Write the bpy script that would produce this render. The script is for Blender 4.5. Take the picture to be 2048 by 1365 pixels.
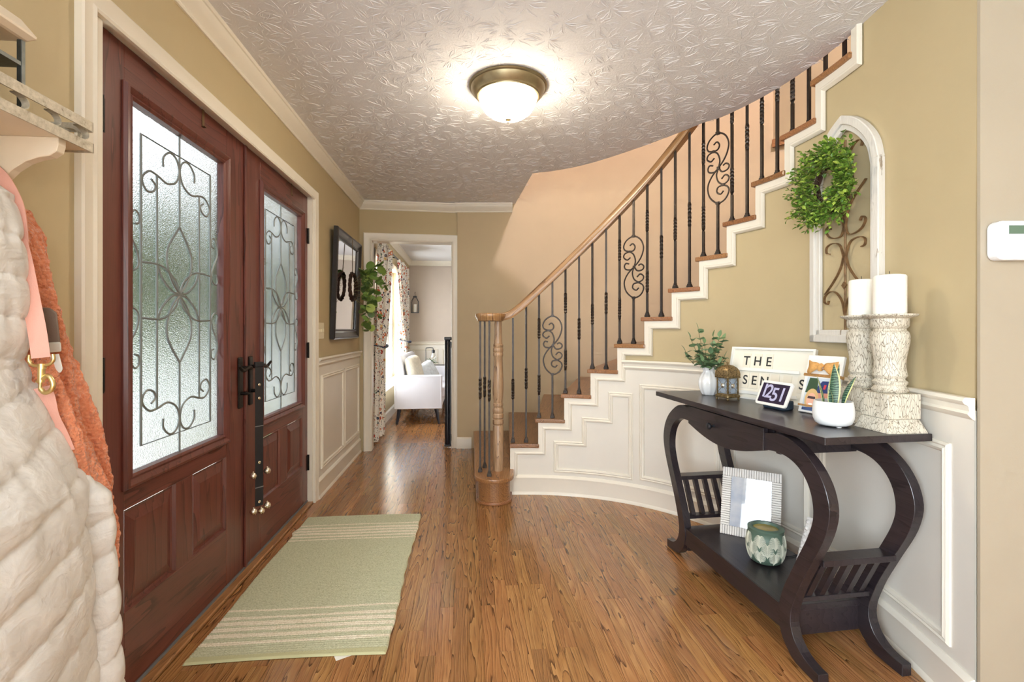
import bpy, bmesh, math, random
from mathutils import Vector, Matrix, noise as mnoise
random.seed(7)
SC = bpy.context.scene
COL = SC.collection
for o in list(bpy.data.objects):
    bpy.data.objects.remove(o, do_unlink=True)
PI = math.pi
RAD = math.radians

# ------------------------------------------------------------------ camera, sky, exposure
cam_d = bpy.data.cameras.new('camera')
cam = bpy.data.objects.new('camera', cam_d)
COL.objects.link(cam)
cam.location = (0, 0, 1.16)
cam.rotation_euler = (PI / 2, 0, 0)
cam_d.sensor_width = 36.0
cam_d.lens = 968.0 / 2048.0 * 36.0
cam_d.shift_y = -20.5 / 2048.0
cam_d.clip_start = 0.02
SC.camera = cam
SC.view_settings.view_transform = 'Standard'
SC.view_settings.look = 'None'
SC.view_settings.exposure = 1.17
SC.view_settings.gamma = 1.0
SC.view_settings.use_curve_mapping = False
SC.cycles.use_denoising = True
SC.cycles.max_bounces = 7
SC.cycles.diffuse_bounces = 4
SC.cycles.glossy_bounces = 3
SC.cycles.transmission_bounces = 5
SC.cycles.use_adaptive_sampling = True
SC.cycles.adaptive_threshold = 0.08
SC.cycles.adaptive_min_samples = 12
SC.cycles.caustics_reflective = False
SC.cycles.sample_clamp_indirect = 6.0
SC.cycles.transparent_max_bounces = 8

world = bpy.data.worlds.new('sky')
SC.world = world
world.use_nodes = True
wbg = world.node_tree.nodes['Background']
wbg.inputs['Color'].default_value = (0.86, 0.93, 1.0, 1)      # even overcast sky
wbg.inputs['Strength'].default_value = 3.2

def lamp_point(name, loc, power, color, radius):
    d = bpy.data.lights.new(name, 'POINT')
    d.energy = power; d.color = color; d.shadow_soft_size = radius
    o = bpy.data.objects.new(name, d); COL.objects.link(o); o.location = loc
    return o
# the upper hall's ceiling lamp, shining down the stairwell
lamp_point('upper_hall_light', (1.36, 1.5, 4.72), 185, (0.95, 0.85, 1.0), 0.12)
# added fill light behind the camera, in front of a windowless rear wall
wd = bpy.data.lights.new('rear_fill_light', 'AREA'); wd.shape = 'RECTANGLE'; wd.size = 3.6; wd.size_y = 2.0
wd.energy = 46; wd.color = (0.84, 0.92, 1.0)
wl_ = bpy.data.objects.new('rear_fill_light', wd); COL.objects.link(wl_)
wl_.location = (0.6, -2.55, 1.25); wl_.rotation_euler = (PI/2, 0, 0)
# added fill light beside and behind the camera, at an invented wall opening
wd2 = bpy.data.lights.new('side_fill_light', 'AREA'); wd2.shape = 'RECTANGLE'; wd2.size = 1.7; wd2.size_y = 1.5
wd2.energy = 62; wd2.color = (0.80, 0.90, 1.0)
wl2 = bpy.data.objects.new('side_fill_light', wd2); COL.objects.link(wl2)
# daylight at the sitting room windows
wd3 = bpy.data.lights.new('sitting_window_light', 'AREA'); wd3.shape = 'RECTANGLE'; wd3.size = 2.7; wd3.size_y = 1.6
wd3.energy = 95; wd3.color = (0.92, 0.96, 1.0)
wl3 = bpy.data.objects.new('sitting_window_light', wd3); COL.objects.link(wl3)
wl3.location = (-1.037-.30-.0926*6.72, 6.72*.9957-.03, 1.28); wl3.rotation_euler = (PI/2, 0, -PI/2+RAD(5.31))
wl2.location = (-.93, -1.2, 1.32); wl2.rotation_euler = (PI/2, 0, -PI/2+RAD(5.31))

# ------------------------------------------------------------------ helpers
LWA = RAD(5.31)                                                # the front wall runs 5.3 degrees off the view axis
FR = Matrix.Translation((-1.037, 0, 0)) @ Matrix.Rotation(LWA, 4, 'Z')   # local x = into the room, y = along the wall
I4 = Matrix.Identity(4)

class MB:
    def __init__(s): s.v = []; s.f = []
    def add(s, vs, fs, M=None):
        b = len(s.v)
        for p in vs:
            p = Vector(p)
            s.v.append(tuple(M @ p) if M is not None else tuple(p))
        for q in fs: s.f.append(tuple(i + b for i in q))
        return s
    def box(s, c, d, M=None):
        x, y, z = c; a, b, e = d[0] / 2, d[1] / 2, d[2] / 2
        vs = [(x+i*a, y+j*b, z+k*e) for k in (-1, 1) for j in (-1, 1) for i in (-1, 1)]
        fs = [(0,2,3,1),(4,5,7,6),(0,1,5,4),(2,6,7,3),(0,4,6,2),(1,3,7,5)]
        return s.add(vs, fs, M)
    def box2(s, p, q, M=None):
        return s.box([(p[i]+q[i])/2 for i in range(3)], [abs(q[i]-p[i]) for i in range(3)], M)
    def lathe(s, prof, n=24, M=None, cap0=True, cap1=True):
        vs = []; fs = []
        for r, z in prof:
            for k in range(n):
                a = 2*PI*k/n; vs.append((r*math.cos(a), r*math.sin(a), z))
        for i in range(len(prof)-1):
            for k in range(n):
                k2 = (k+1) % n
                fs.append((i*n+k, i*n+k2, (i+1)*n+k2, (i+1)*n+k))
        if cap0: fs.append(tuple(reversed(range(n))))
        if cap1: fs.append(tuple(range((len(prof)-1)*n, len(prof)*n)))
        return s.add(vs, fs, M)
    def tube(s, pts, r, n=8, closed=False, M=None, flat=None):
        P = [Vector(p) for p in pts]; m = len(P); vs = []; fs = []
        rs = r if isinstance(r, (list, tuple)) else [r]*m
        prevn = None
        for i in range(m):
            if closed: t = P[(i+1) % m] - P[i-1]
            else: t = P[min(i+1, m-1)] - P[max(i-1, 0)]
            if t.length < 1e-9: t = Vector((0, 0, 1))
            t.normalize()
            if prevn is None:
                a = Vector((0, 0, 1)) if abs(t.z) < .9 else Vector((1, 0, 0))
                nn = (a - t*a.dot(t)).normalized()
            else:
                nn = prevn - t*prevn.dot(t)
                nn = nn.normalized() if nn.length > 1e-6 else prevn
            prevn = nn; bb = t.cross(nn)
            for k in range(n):
                a = 2*PI*k/n + (PI/n if n == 4 else 0)
                fx, fy = (1, 1) if flat is None else flat
                vs.append(P[i] + nn*math.cos(a)*rs[i]*fx + bb*math.sin(a)*rs[i]*fy)
        for i in range(m if closed else m-1):
            j = (i+1) % m
            for k in range(n):
                k2 = (k+1) % n
                fs.append((i*n+k, i*n+k2, j*n+k2, j*n+k))
        if not closed:
            fs.append(tuple(reversed(range(n)))); fs.append(tuple(range((m-1)*n, m*n)))
        return s.add(vs, fs, M)
    def prism(s, poly, z0, z1, M=None):
        n = len(poly)
        vs = [(p[0], p[1], z0) for p in poly] + [(p[0], p[1], z1) for p in poly]
        fs = [tuple(reversed(range(n))), tuple(range(n, 2*n))]
        fs += [(i, (i+1) % n, n+(i+1) % n, n+i) for i in range(n)]
        return s.add(vs, fs, M)
    def strip(s, outer, inner, z0, z1, M=None, closed=False):
        """band between two outlines of equal length, extruded z0..z1"""
        n = len(outer)
        vs = [(p[0],p[1],z0) for p in outer]+[(p[0],p[1],z0) for p in inner]+[(p[0],p[1],z1) for p in outer]+[(p[0],p[1],z1) for p in inner]
        fs = []
        for i in range(n if closed else n-1):
            j = (i+1) % n
            fs += [(i, n+i, n+j, j), (2*n+i, 2*n+j, 3*n+j, 3*n+i), (i, j, 2*n+j, 2*n+i), (n+i, 3*n+i, 3*n+j, n+j)]
        if not closed:
            fs += [(0, 2*n, 3*n, n), (n-1, 2*n-1, 4*n-1, 3*n-1)]
        return s.add(vs, fs, M)
    def grid(s, nu, nv, fn, M=None, closeu=False):
        vs = [fn(i/(nu if closeu else nu-1), j/(nv-1)) for j in range(nv) for i in range(nu)]
        fs = []
        for j in range(nv-1):
            for i in range(nu if closeu else nu-1):
                i2 = (i+1) % nu
                fs.append((j*nu+i, j*nu+i2, (j+1)*nu+i2, (j+1)*nu+i))
        return s.add(vs, fs, M)
    def mould(s, path, prof, closed, mapf):
        """sweep a profile [(across, height)] along a 2D path with mitred corners; mapf(u, w, height) -> 3D"""
        m = len(path); vs = []; fs = []; k = len(prof)
        for i in range(m):
            p = Vector(path[i])
            a = Vector(path[i-1]) if (closed or i > 0) else None
            b = Vector(path[(i+1) % m]) if (closed or i < m-1) else None
            d1 = (p-a).normalized() if a is not None else None
            d2 = (b-p).normalized() if b is not None else None
            if d1 is None: d1 = d2
            if d2 is None: d2 = d1
            n1 = Vector((-d1.y, d1.x)); n2 = Vector((-d2.y, d2.x))
            q = n1+n2
            q = q.normalized() if q.length > 1e-6 else n1
            sc = 1/max(.35, q.dot(n1))
            for ac, h in prof:
                w = p+q*ac*sc
                vs.append(mapf(w.x, w.y, h))
        for i in range(m if closed else m-1):
            j = (i+1) % m
            for t in range(k-1):
                fs.append((i*k+t, i*k+t+1, j*k+t+1, j*k+t))
            fs.append((i*k+k-1, i*k, j*k, j*k+k-1))
        if not closed:
            fs.append(tuple(range(k))); fs.append(tuple(reversed(range((m-1)*k, m*k))))
        return s.add(vs, fs)
    def build(s, name, mat, parent=None, smooth=0, bevel=0, frame=None, seg=1, recalc=True):
        me = bpy.data.meshes.new(name)
        vs = [tuple(frame @ Vector(p)) for p in s.v] if frame is not None else s.v
        me.from_pydata(vs, [], s.f)
        bm = bmesh.new(); bm.from_mesh(me)
        if recalc: bmesh.ops.recalc_face_normals(bm, faces=bm.faces)
        if bevel:
            ed = [e for e in bm.edges if len(e.link_faces) == 2 and e.calc_face_angle(0) > .5]
            bmesh.ops.bevel(bm, geom=ed, offset=bevel, segments=seg, affect='EDGES', profile=.6, clamp_overlap=True)
        bm.to_mesh(me); bm.free()
        if smooth:
            for p in me.polygons: p.use_smooth = True
            me.set_sharp_from_angle(angle=RAD(smooth))
        me.materials.append(mat)
        o = bpy.data.objects.new(name, me); COL.objects.link(o)
        if parent is not None: o.parent = parent
        return o

def tag(o, label=None, cat=None, group=None, kind=None):
    if label: o['label'] = label
    if cat: o['category'] = cat
    if group: o['group'] = group
    if kind: o['kind'] = kind
    return o
def thing(name, label, cat, loc=(0,0,0), rotz=0, group=None, kind=None, M=None):
    o = bpy.data.objects.new(name, None); COL.objects.link(o)
    o.empty_display_size = .05
    if M is not None: o.matrix_world = M
    else: o.location = loc; o.rotation_euler = (0, 0, rotz)
    return tag(o, label, cat, group, kind)
def struct(o, label=None):
    o['kind'] = 'structure'
    if label: o['label'] = label
    return o
def inst(src, name, parent=None, M=None):
    o = bpy.data.objects.new(name, src.data); COL.objects.link(o)
    if parent is not None: o.parent = parent
    if M is not None: o.matrix_local = M
    return o
def T(x, y, z): return Matrix.Translation((x, y, z))
def RZ(a): return Matrix.Rotation(a, 4, 'Z')
def RX(a): return Matrix.Rotation(a, 4, 'X')
def RY(a): return Matrix.Rotation(a, 4, 'Y')
def SCL(x, y, z): return Matrix.Diagonal((x, y, z, 1))
def lerp(a, b, t): return a+(b-a)*t
def interp(xs, ys, x):
    if x <= xs[0]: return ys[0]
    for i in range(len(xs)-1):
        if x <= xs[i+1]:
            t = (x-xs[i])/(xs[i+1]-xs[i]); t = t
            return lerp(ys[i], ys[i+1], t)
    return ys[-1]
def spline(pts, n=6, closed=False):
    """Catmull-Rom through points of any dimension"""
    P = [Vector(p) for p in pts]; m = len(P); out = []
    rng = m if closed else m-1
    for i in range(rng):
        p0 = P[i-1] if (closed or i > 0) else P[0]*2-P[1]
        p1 = P[i]; p2 = P[(i+1) % m]
        p3 = P[(i+2) % m] if (closed or i < m-2) else P[m-1]*2-P[m-2]
        for k in range(n):
            t = k/n
            out.append(.5*((2*p1)+(p2-p0)*t+(2*p0-5*p1+4*p2-p3)*t*t+(3*p1-p0-3*p2+p3)*t**3))
    if not closed: out.append(P[-1])
    return out
def text_mesh(body, size, mat, name, parent=None, M=None, extrude=.0006, align='CENTER', sx=1.0):
    cu = bpy.data.curves.new(name, 'FONT'); cu.body = body; cu.size = size; cu.extrude = extrude
    cu.align_x = align; cu.align_y = 'CENTER'; cu.offset = size*.012
    tmp = bpy.data.objects.new('tmp_text', cu); COL.objects.link(tmp)
    dg = bpy.context.evaluated_depsgraph_get()
    me = bpy.data.meshes.new_from_object(tmp.evaluated_get(dg))
    bpy.data.objects.remove(tmp, do_unlink=True); bpy.data.curves.remove(cu)
    me.materials.clear(); me.materials.append(mat)
    me.transform(SCL(sx, 1, 1))
    o = bpy.data.objects.new(name, me); COL.objects.link(o)
    if parent is not None: o.parent = parent
    if M is not None: o.matrix_local = M
    return o

# ------------------------------------------------------------------ materials
def srgb(r, g, b):
    f = lambda c: (c/255/12.92) if c <= 10.3 else ((c/255+.055)/1.055)**2.4
    return (f(r), f(g), f(b), 1)
class NT:
    def __init__(s, name):
        s.m = bpy.data.materials.new(name); s.m.use_nodes = True
        s.t = s.m.node_tree; s.n = s.t.nodes; s.l = s.t.links
        s.b = s.n['Principled BSDF']; s.out = s.n['Material Output']
    def node(s, typ, **kw):
        n = s.n.new(typ)
        for k, v in kw.items():
            if k in ('operation','blend_type','data_type','feature','distance','noise_dimensions','voronoi_dimensions','wave_type','bands_direction','interpolation_type','wave_profile','vector_type'): setattr(n, k, v)
            else: n.inputs[k.replace('_', ' ')].default_value = v
        return n
    def link(s, a, b): s.l.new(a, b)
    def coord(s, which='Object', scale=(1,1,1)):
        tc = s.n.new('ShaderNodeTexCoord'); mp = s.n.new('ShaderNodeMapping')
        mp.inputs['Scale'].default_value = scale
        s.link(tc.outputs[which], mp.inputs['Vector']); return mp.outputs['Vector']
    def world(s, scale=(1,1,1)):
        g = s.n.new('ShaderNodeNewGeometry'); mp = s.n.new('ShaderNodeMapping')
        mp.inputs['Scale'].default_value = scale
        s.link(g.outputs['Position'], mp.inputs['Vector']); return mp.outputs['Vector']
    def noise(s, vec, scale, detail=3, rough=.55, dist=0):
        n = s.n.new('ShaderNodeTexNoise'); n.inputs['Scale'].default_value = scale
        n.inputs['Detail'].default_value = detail; n.inputs['Roughness'].default_value = rough
        n.inputs['Distortion'].default_value = dist
        if vec is not None: s.link(vec, n.inputs['Vector'])
        return n.outputs['Fac']
    def ramp(s, fac, stops, mode='LINEAR'):
        r = s.n.new('ShaderNodeValToRGB'); cr = r.color_ramp; cr.interpolation = mode
        cr.elements[0].position, cr.elements[0].color = stops[0]
        cr.elements[1].position, cr.elements[1].color = stops[1]
        for p, c in stops[2:]:
            e = cr.elements.new(p); e.color = c
        s.link(fac, r.inputs['Fac']); return r.outputs['Color']
    def math(s, op, a, b=None, c=None):
        n = s.n.new('ShaderNodeMath'); n.operation = op
        for i, v in enumerate((a, b, c)):
            if v is None: continue
            if isinstance(v, (int, float)): n.inputs[i].default_value = v
            else: s.link(v, n.inputs[i])
        return n.outputs[0]
    def mix(s, fac, a, b, mode='MIX'):
        n = s.n.new('ShaderNodeMix'); n.data_type = 'RGBA'; n.blend_type = mode
        for k, v in ((0, fac), (6, a), (7, b)):
            if isinstance(v, (int, float)): n.inputs[k].default_value = v
            elif isinstance(v, tuple): n.inputs[k].default_value = v
            else: s.link(v, n.inputs[k])
        return n.outputs[2]
    def bump(s, h, strength=.3, dist=.01):
        b = s.n.new('ShaderNodeBump'); b.inputs['Strength'].default_value = strength
        b.inputs['Distance'].default_value = dist
        s.link(h, b.inputs['Height']); s.link(b.outputs['Normal'], s.b.inputs['Normal']); return b
    def color(s, c):
        if isinstance(c, tuple): s.b.inputs['Base Color'].default_value = c
        else: s.link(c, s.b.inputs['Base Color'])
    def set(s, **kw):
        for k, v in kw.items(): s.b.inputs[k.replace('_', ' ')].default_value = v
        return s
def pm(name, col, rough=.5, metal=0.0, var=0.0, vs=6.0, bump=0.0, bs=80.0, bd=.003, coord='Object', **kw):
    """plain paint / plastic / metal: colour with soft mottling and fine relief"""
    t = NT(name); c = col if len(col) == 4 else (*col, 1)
    t.set(Roughness=rough, Metallic=metal, **kw)
    vec = t.world() if coord == 'World' else t.coord(coord)
    if var:
        n = t.noise(vec, vs, 4)
        dark = tuple(x*(1-var) for x in c[:3])+(1,); lite = tuple(min(1, x*(1+var)) for x in c[:3])+(1,)
        t.color(t.ramp(n, [(.3, dark), (.7, lite)]))
    else: t.color(c)
    if bump: t.bump(t.noise(vec, bs, 4), bump, bd)
    return t.m

M = {}
M['paint'] = pm('wall_paint_beige', srgb(190,173,136), .62, var=.02, bump=.08, bs=220, bd=.002, coord='World')
M['paint_up'] = pm('wall_paint_upper', srgb(194,175,141), .62, var=.02, bump=.05, bs=220, bd=.002, coord='World')
M['trim'] = pm('white_trim_paint', srgb(232,226,212), .38, var=.015, bump=.03, bs=60, bd=.002, coord='World')
M['wains'] = pm('white_wainscot_paint', srgb(226,221,210), .42, var=.015, bump=.05, bs=60, bd=.002, coord='World')

def wood(name, dark, mid, lite, rough, scale=1.0, along='Y', rnd=True, coat=.0, lines=1.0, bump=.06, ring=26.0, uv=False):
    t = NT(name); t.set(Roughness=rough); t.b.inputs['Coat Weight'].default_value = coat
    t.b.inputs['Coat Roughness'].default_value = .12
    tc = t.n.new('ShaderNodeTexCoord')
    vec = tc.outputs['UV' if uv else 'Object']
    if rnd:
        oi = t.n.new('ShaderNodeObjectInfo')
        cb = t.n.new('ShaderNodeCombineXYZ')
        for i, k in enumerate((37.0, 91.0, 53.0)):
            t.link(t.math('MULTIPLY', oi.outputs['Random'], k), cb.inputs[i])
        va = t.n.new('ShaderNodeVectorMath'); va.operation = 'ADD'
        t.link(vec, va.inputs[0]); t.link(cb.outputs[0], va.inputs[1]); vec = va.outputs[0]
    sc = {'X': (.09,1,1), 'Y': (1,.09,1), 'Z': (1,1,.09)}[along]
    mp = t.n.new('ShaderNodeMapping'); mp.inputs['Scale'].default_value = tuple(x*scale for x in sc)
    t.link(vec, mp.inputs['Vector']); v = mp.outputs['Vector']
    low = t.noise(v, 9, 3, .5)                       # large drift that bends the rings into cathedrals
    sep = t.n.new('ShaderNodeSeparateXYZ'); t.link(v, sep.inputs[0])
    axes = [sep.outputs[i] for i, a in enumerate('XYZ') if a != along]
    ph = t.math('ADD', t.math('MULTIPLY', axes[0], 1.0), t.math('MULTIPLY', axes[1], .6))
    ph = t.math('ADD', t.math('MULTIPLY', ph, ring*2.0), t.math('MULTIPLY', low, ring*.55))
    fr = t.math('FRACT', ph)
    m2 = t.n.new('ShaderNodeMapping'); m2.inputs['Scale'].default_value = tuple(.4 if x < 1 else 1 for x in sc); t.link(v, m2.inputs['Vector'])
    fib = t.noise(m2.outputs[0], 240, 3, .6)
    fr2 = t.math('ADD', fr, t.math('MULTIPLY', t.math('SUBTRACT', fib, .5), .55))
    c1 = t.ramp(fr2, [(.0, lite), (.55, mid), (.86, mid), (.97, dark)])
    c2 = t.ramp(fib, [(.36, dark), (.5, (1,1,1,1))])
    c = t.mix(.38*lines, c1, c2, 'MULTIPLY')
    if rnd:
        hs = t.n.new('ShaderNodeHueSaturation')
        t.link(c, hs.inputs['Color'])
        r2 = t.math('FRACT', t.math('MULTIPLY', oi.outputs['Random'], 17.31))
        t.link(t.math('MULTIPLY_ADD', oi.outputs['Random'], .34, .80), hs.inputs['Value'])
        t.link(t.math('MULTIPLY_ADD', r2, .012, .494), hs.inputs['Hue'])
        c = hs.outputs['Color']
    t.color(c)
    t.bump(fib, bump, .001)
    return t.m
M['floor'] = wood('oak_floor', (.10,.040,.012,1), (.36,.165,.055,1), (.47,.235,.085,1), .22, coat=.3)
M['stair'] = wood('oak_stair', (.11,.045,.016,1), (.31,.14,.052,1), (.40,.19,.075,1), .3, along='Y', rnd=True, coat=.2)
M['rail'] = wood('oak_handrail', (.13,.06,.022,1), (.36,.195,.08,1), (.44,.25,.11,1), .3, along='Y', rnd=False, coat=.2, ring=16, uv=True)
M['newel'] = wood('oak_newel', (.16,.09,.045,1), (.42,.265,.15,1), (.50,.33,.195,1), .35, along='Z', rnd=False, coat=.1)
M['door'] = wood('mahogany_door', (.072,.020,.014,1), (.140,.040,.029,1), (.168,.049,.036,1), .33, along='Z', rnd=False, lines=.6, ring=10, coat=.15, bump=.1)
M['doorh'] = wood('mahogany_door_rail', (.072,.020,.014,1), (.140,.040,.029,1), (.168,.049,.036,1), .33, along='Y', rnd=False, lines=.6, ring=10, coat=.15, bump=.1)
M['espresso'] = wood('espresso_veneer', (.009,.007,.009,1), (.023,.017,.020,1), (.032,.023,.026,1), .32, along='Y', rnd=False, lines=.8, ring=14, coat=.15)
M['iron'] = pm('black_bronze_iron', (.028,.024,.022), .38, .75, var=.25, vs=40)
M['iron_up'] = pm('bronze_iron', (.085,.058,.036), .42, .7, var=.25, vs=40)
M['black'] = pm('black_plastic', (.012,.013,.016), .35)
M['brass'] = pm('brushed_brass', (.82,.62,.28), .28, 1.0, var=.1, vs=50)
M['nickel'] = pm('pale_nickel', (.80,.74,.62), .2, 1.0)

def stomp():
    t = NT('stomped_ceiling_plaster'); t.set(Roughness=.85); t.color(srgb(226,226,229))
    v = t.world((1,1,0)); t.bump(t.noise(v, 90, 4, .65), .35, .006)
    return t.m
M['ceil'] = stomp()

def glass_tex():
    t = NT('pebbled_door_glass')
    t.set(Roughness=.11, IOR=1.45); t.b.inputs['Transmission Weight'].default_value = 1.0
    t.color((.46,.475,.485,1))
    t.bump(t.noise(t.coord('Object'), 210, 2, .5), .30, .0035)
    return t.m
M['glass_tex'] = glass_tex()
def glass_clear(name='clear_glass', tint=(1,1,1,1), k=.10):
    t = NT(name)
    tr = t.n.new('ShaderNodeBsdfTransparent'); tr.inputs['Color'].default_value = tint
    gl = t.n.new('ShaderNodeBsdfGlossy'); gl.inputs['Roughness'].default_value = .02
    mx = t.n.new('ShaderNodeMixShader'); mx.inputs['Fac'].default_value = k
    t.link(tr.outputs[0], mx.inputs[1]); t.link(gl.outputs[0], mx.inputs[2]); t.link(mx.outputs[0], t.out.inputs['Surface'])
    return t.m
M['glass'] = glass_clear()
M['mirror'] = pm('mirror_silver', (.92,.93,.95), .01, 1.0)
def emit(name, col, s):
    t = NT(name); t.set(Roughness=.3)
    t.color((.9,.85,.75,1)); t.b.inputs['Emission Color'].default_value = (*col, 1); t.b.inputs['Emission Strength'].default_value = s
    return t.m
# ------------------------------------------------------------------ plan of the hall
CEN = Vector((0, 1.95))
CO = (0.02332076, 0.00822280, -0.24680496, 0.28117701, 0.04028652, 1.42658414)
def rw(p):
    v = 0
    for c in CO: v = v*p+c
    return v
def polar(p, off=0.0, z=0.0):
    q = rw(p)+off
    return Vector((CEN.x+q*math.cos(p), CEN.y+q*math.sin(p), z))
ROUT = 2.825
CEIL, UPF, UPC = 2.41, 2.677, 5.1
RISE = .1785
NOSE = {1: 97.7}
for k in range(2, 10): NOSE[k] = 90.7-7.0*(k-2)
NOSE.update({10: 34.7, 11: 27.4, 12: 20.0, 13: 12.2, 14: 3.4, 15: -5.0})
NOSE = {k: RAD(v) for k, v in NOSE.items()}
NL = RAD(.85)                                    # nosing overhang, as an angle
def riser_phi(k): return NOSE[k]-(NL if k != 2 else RAD(.2))
PEND = RAD(-21.4)
BKA = math.atan2(.14, .93)
BK = T(-1.470, 4.66, 0) @ RZ(BKA)               # doorway wall: local x along it, -y into the hall

# ------------------------------------------------------------------ floor
fl = MB()
fl.box2((-.10, -2.6, -.16), (6.0, 1.15, 0))
fl.box2((-.10, 1.15, -.16), (6.0, 4.98, -.008))
fl.box2((-.10, 4.98, -.16), (6.0, 9.0, 0))
def slab_floor():
    t = NT('oak_floor_strips'); t.set(Roughness=.27); t.b.inputs['Coat Weight'].default_value = .2
    v = t.coord('Object')
    br = t.n.new('ShaderNodeTexBrick'); mp = t.n.new('ShaderNodeMapping'); mp.inputs['Rotation'].default_value = (0, 0, PI/2)
    t.link(v, mp.inputs['Vector']); t.link(mp.outputs[0], br.inputs['Vector'])
    br.inputs['Scale'].default_value = 1; br.inputs['Brick Width'].default_value = .8; br.inputs['Row Height'].default_value = .057
    br.inputs['Mortar Size'].default_value = .0008; br.offset_frequency = 2; br.offset = .37
    br.inputs['Color1'].default_value = (.30,.13,.045,1); br.inputs['Color2'].default_value = (.42,.20,.07,1); br.inputs['Mortar'].default_value = (.06,.025,.01,1)
    m2 = t.n.new('ShaderNodeMapping'); m2.inputs['Scale'].default_value = (1,.06,1); t.link(v, m2.inputs['Vector'])
    g = t.noise(m2.outputs[0], 190, 4, .6)
    t.color(t.mix(.5, br.outputs['Color'], t.ramp(g, [(.35, (.35,.25,.2,1)), (.55, (1,1,1,1))]), 'MULTIPLY'))
    return t.m
M['slab'] = slab_floor()
floor = struct(fl.build('floor', M['slab']), 'oak strip floor laid lengthwise along the hall')
floor.matrix_world = FR
PW = .0572
def plank_mesh(L):
    b = MB(); w = PW/2-.0003; c = .0006; z0, z1 = -.008, 0
    h = L/2-.0003
    vs = [(-w,-h,z0),(w,-h,z0),(w,h,z0),(-w,h,z0),(-w,-h,z1-c),(w,-h,z1-c),(w,h,z1-c),(-w,h,z1-c),
          (-w+c,-h+c,z1),(w-c,-h+c,z1),(w-c,h-c,z1),(-w+c,h-c,z1)]
    fs = [(0,1,5,4),(1,2,6,5),(2,3,7,6),(3,0,4,7),(4,5,9,8),(5,6,10,9),(6,7,11,10),(7,4,8,11),(8,9,10,11)]
    me = bpy.data.meshes.new('plank'); me.from_pydata(vs, [], fs); me.materials.append(M['floor'])
    return me
LENS = [.5, .65, .8, .95, 1.1, 1.3]
PMESH = {L: plank_mesh(L) for L in LENS}
def in_hall(p):
    d = Vector((p.x, p.y))-CEN
    ph = math.atan2(d.y, d.x)
    if RAD(-60) < ph < RAD(89): return d.length < rw(max(ph, RAD(-35)))+.06
    if p.y > 3.55 and p.x > -.42 - (p.y-3.5)*.0: return False
    return True
rp = random.Random(3)
n_pl = 0
for i in range(50):
    x = .006+PW*(i+.5)
    y = 1.15; end = 4.98; first = True
    while y < end-.02:
        L = rp.choice(LENS)
        if first: L = rp.choice([.5, .65, .8, .95]); first = False
        rem = end-y
        if rem < L+.3:
            L = rem if False else min(LENS, key=lambda q: abs(q-rem))
        Lr = min(L, rem)
        c = FR @ Vector((x, y+Lr/2, 0)); e0 = FR @ Vector((x, y+.04, 0)); e1 = FR @ Vector((x, y+Lr-.04, 0))
        # only planks that the hall shows
        if (in_hall(c) or in_hall(e0) or in_hall(e1)) and not (x > 1.9 and y+Lr < 1.35):
            o = bpy.data.objects.new('plank', PMESH[L]); COL.objects.link(o); o.parent = floor
            o.location = (x, y+Lr/2, 0); o.scale = (1, Lr/L, 1); n_pl += 1
        y += Lr
# oak threshold in front of the doors with its grey sweep
th = MB(); th.box2((-.055, 1.345, -.004), (.004, 3.27, .014))
struct(th.build('trim_1', M['stair'], frame=FR, bevel=.004), 'worn oak threshold under the double doors')
th = MB(); th.box2((-.05, 1.35, .014), (-.030, 3.265, .024))
struct(th.build('trim_2', pm('grey_door_sweep', (.16,.17,.18), .5), frame=FR), 'grey sweep strip under the double doors')

# ------------------------------------------------------------------ walls
def wall_with_holes(mb, u0, u1, z0, z1, th, holes):
    """boxes in local (x = thickness th[0]..th[1], y = u, z) around rectangular holes sorted by u"""
    cur = u0
    for a, b, c, d in holes:
        mb.box2((th[0], cur, z0), (th[1], a, z1))
        if c > z0: mb.box2((th[0], a, z0), (th[1], b, c))
        if d < z1: mb.box2((th[0], a, d), (th[1], b, z1))
        cur = b
    mb.box2((th[0], cur, z0), (th[1], u1, z1))
WIN = [(5.45, 6.22, .50, 2.0), (6.34, 7.11, .50, 2.0), (7.23, 8.0, .50, 2.0)]
w = MB(); wall_with_holes(w, -2.6, 9.0, 0, UPC, (-.16, 0), [(-2.1, -.3, .55, 2.1), (1.36, 3.27, 0, 2.062)]+WIN)  # first hole is an unseen opening, added to go with the side fill light
struct(w.build('wall_left', M['paint'], frame=FR), 'golden beige painted front wall around the double doors')
w = MB()
w.box2((-.12, 0, 0), (.115, .12, CEIL)); w.box2((.885, 0, 0), (.955, .12, CEIL)); w.box2((.115, 0, 2.03), (.885, .12, CEIL))
struct(w.build('wall_back', M['paint'], frame=BK), 'beige wall around the doorway to the sitting room')
# wall right of the doorway that runs into the curved stair wall
def wall_path(mb, pts, z0, z1, th):
    """vertical wall along plan points; thickness to the left of the direction of travel"""
    n = len(pts); off = []
    for i in range(n):
        a = Vector(pts[max(0, i-1)]); b = Vector(pts[min(n-1, i+1)]); d = (b-a).normalized()
        off.append(Vector(pts[i])+Vector((-d.y, d.x))*th)
    vs = [(p[0],p[1],z0) for p in pts]+[(p[0],p[1],z1) for p in pts]+[(p.x,p.y,z0) for p in off]+[(p.x,p.y,z1) for p in off]
    fs = []
    for i in range(n-1):
        fs += [(i,i+1,n+i+1,n+i), (2*n+i,3*n+i,3*n+i+1,2*n+i+1), (n+i,n+i+1,3*n+i+1,3*n+i)]
    fs += [(0,n,3*n,2*n), (n-1,3*n-1,4*n-1,2*n-1)]
    mb.add(vs, fs)
arc = lambda R, a0, a1, n: [(CEN.x+R*math.cos(RAD(lerp(a0, a1, i/n))), CEN.y+R*math.sin(RAD(lerp(a0, a1, i/n)))) for i in range(n+1)]
w = MB()
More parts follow.
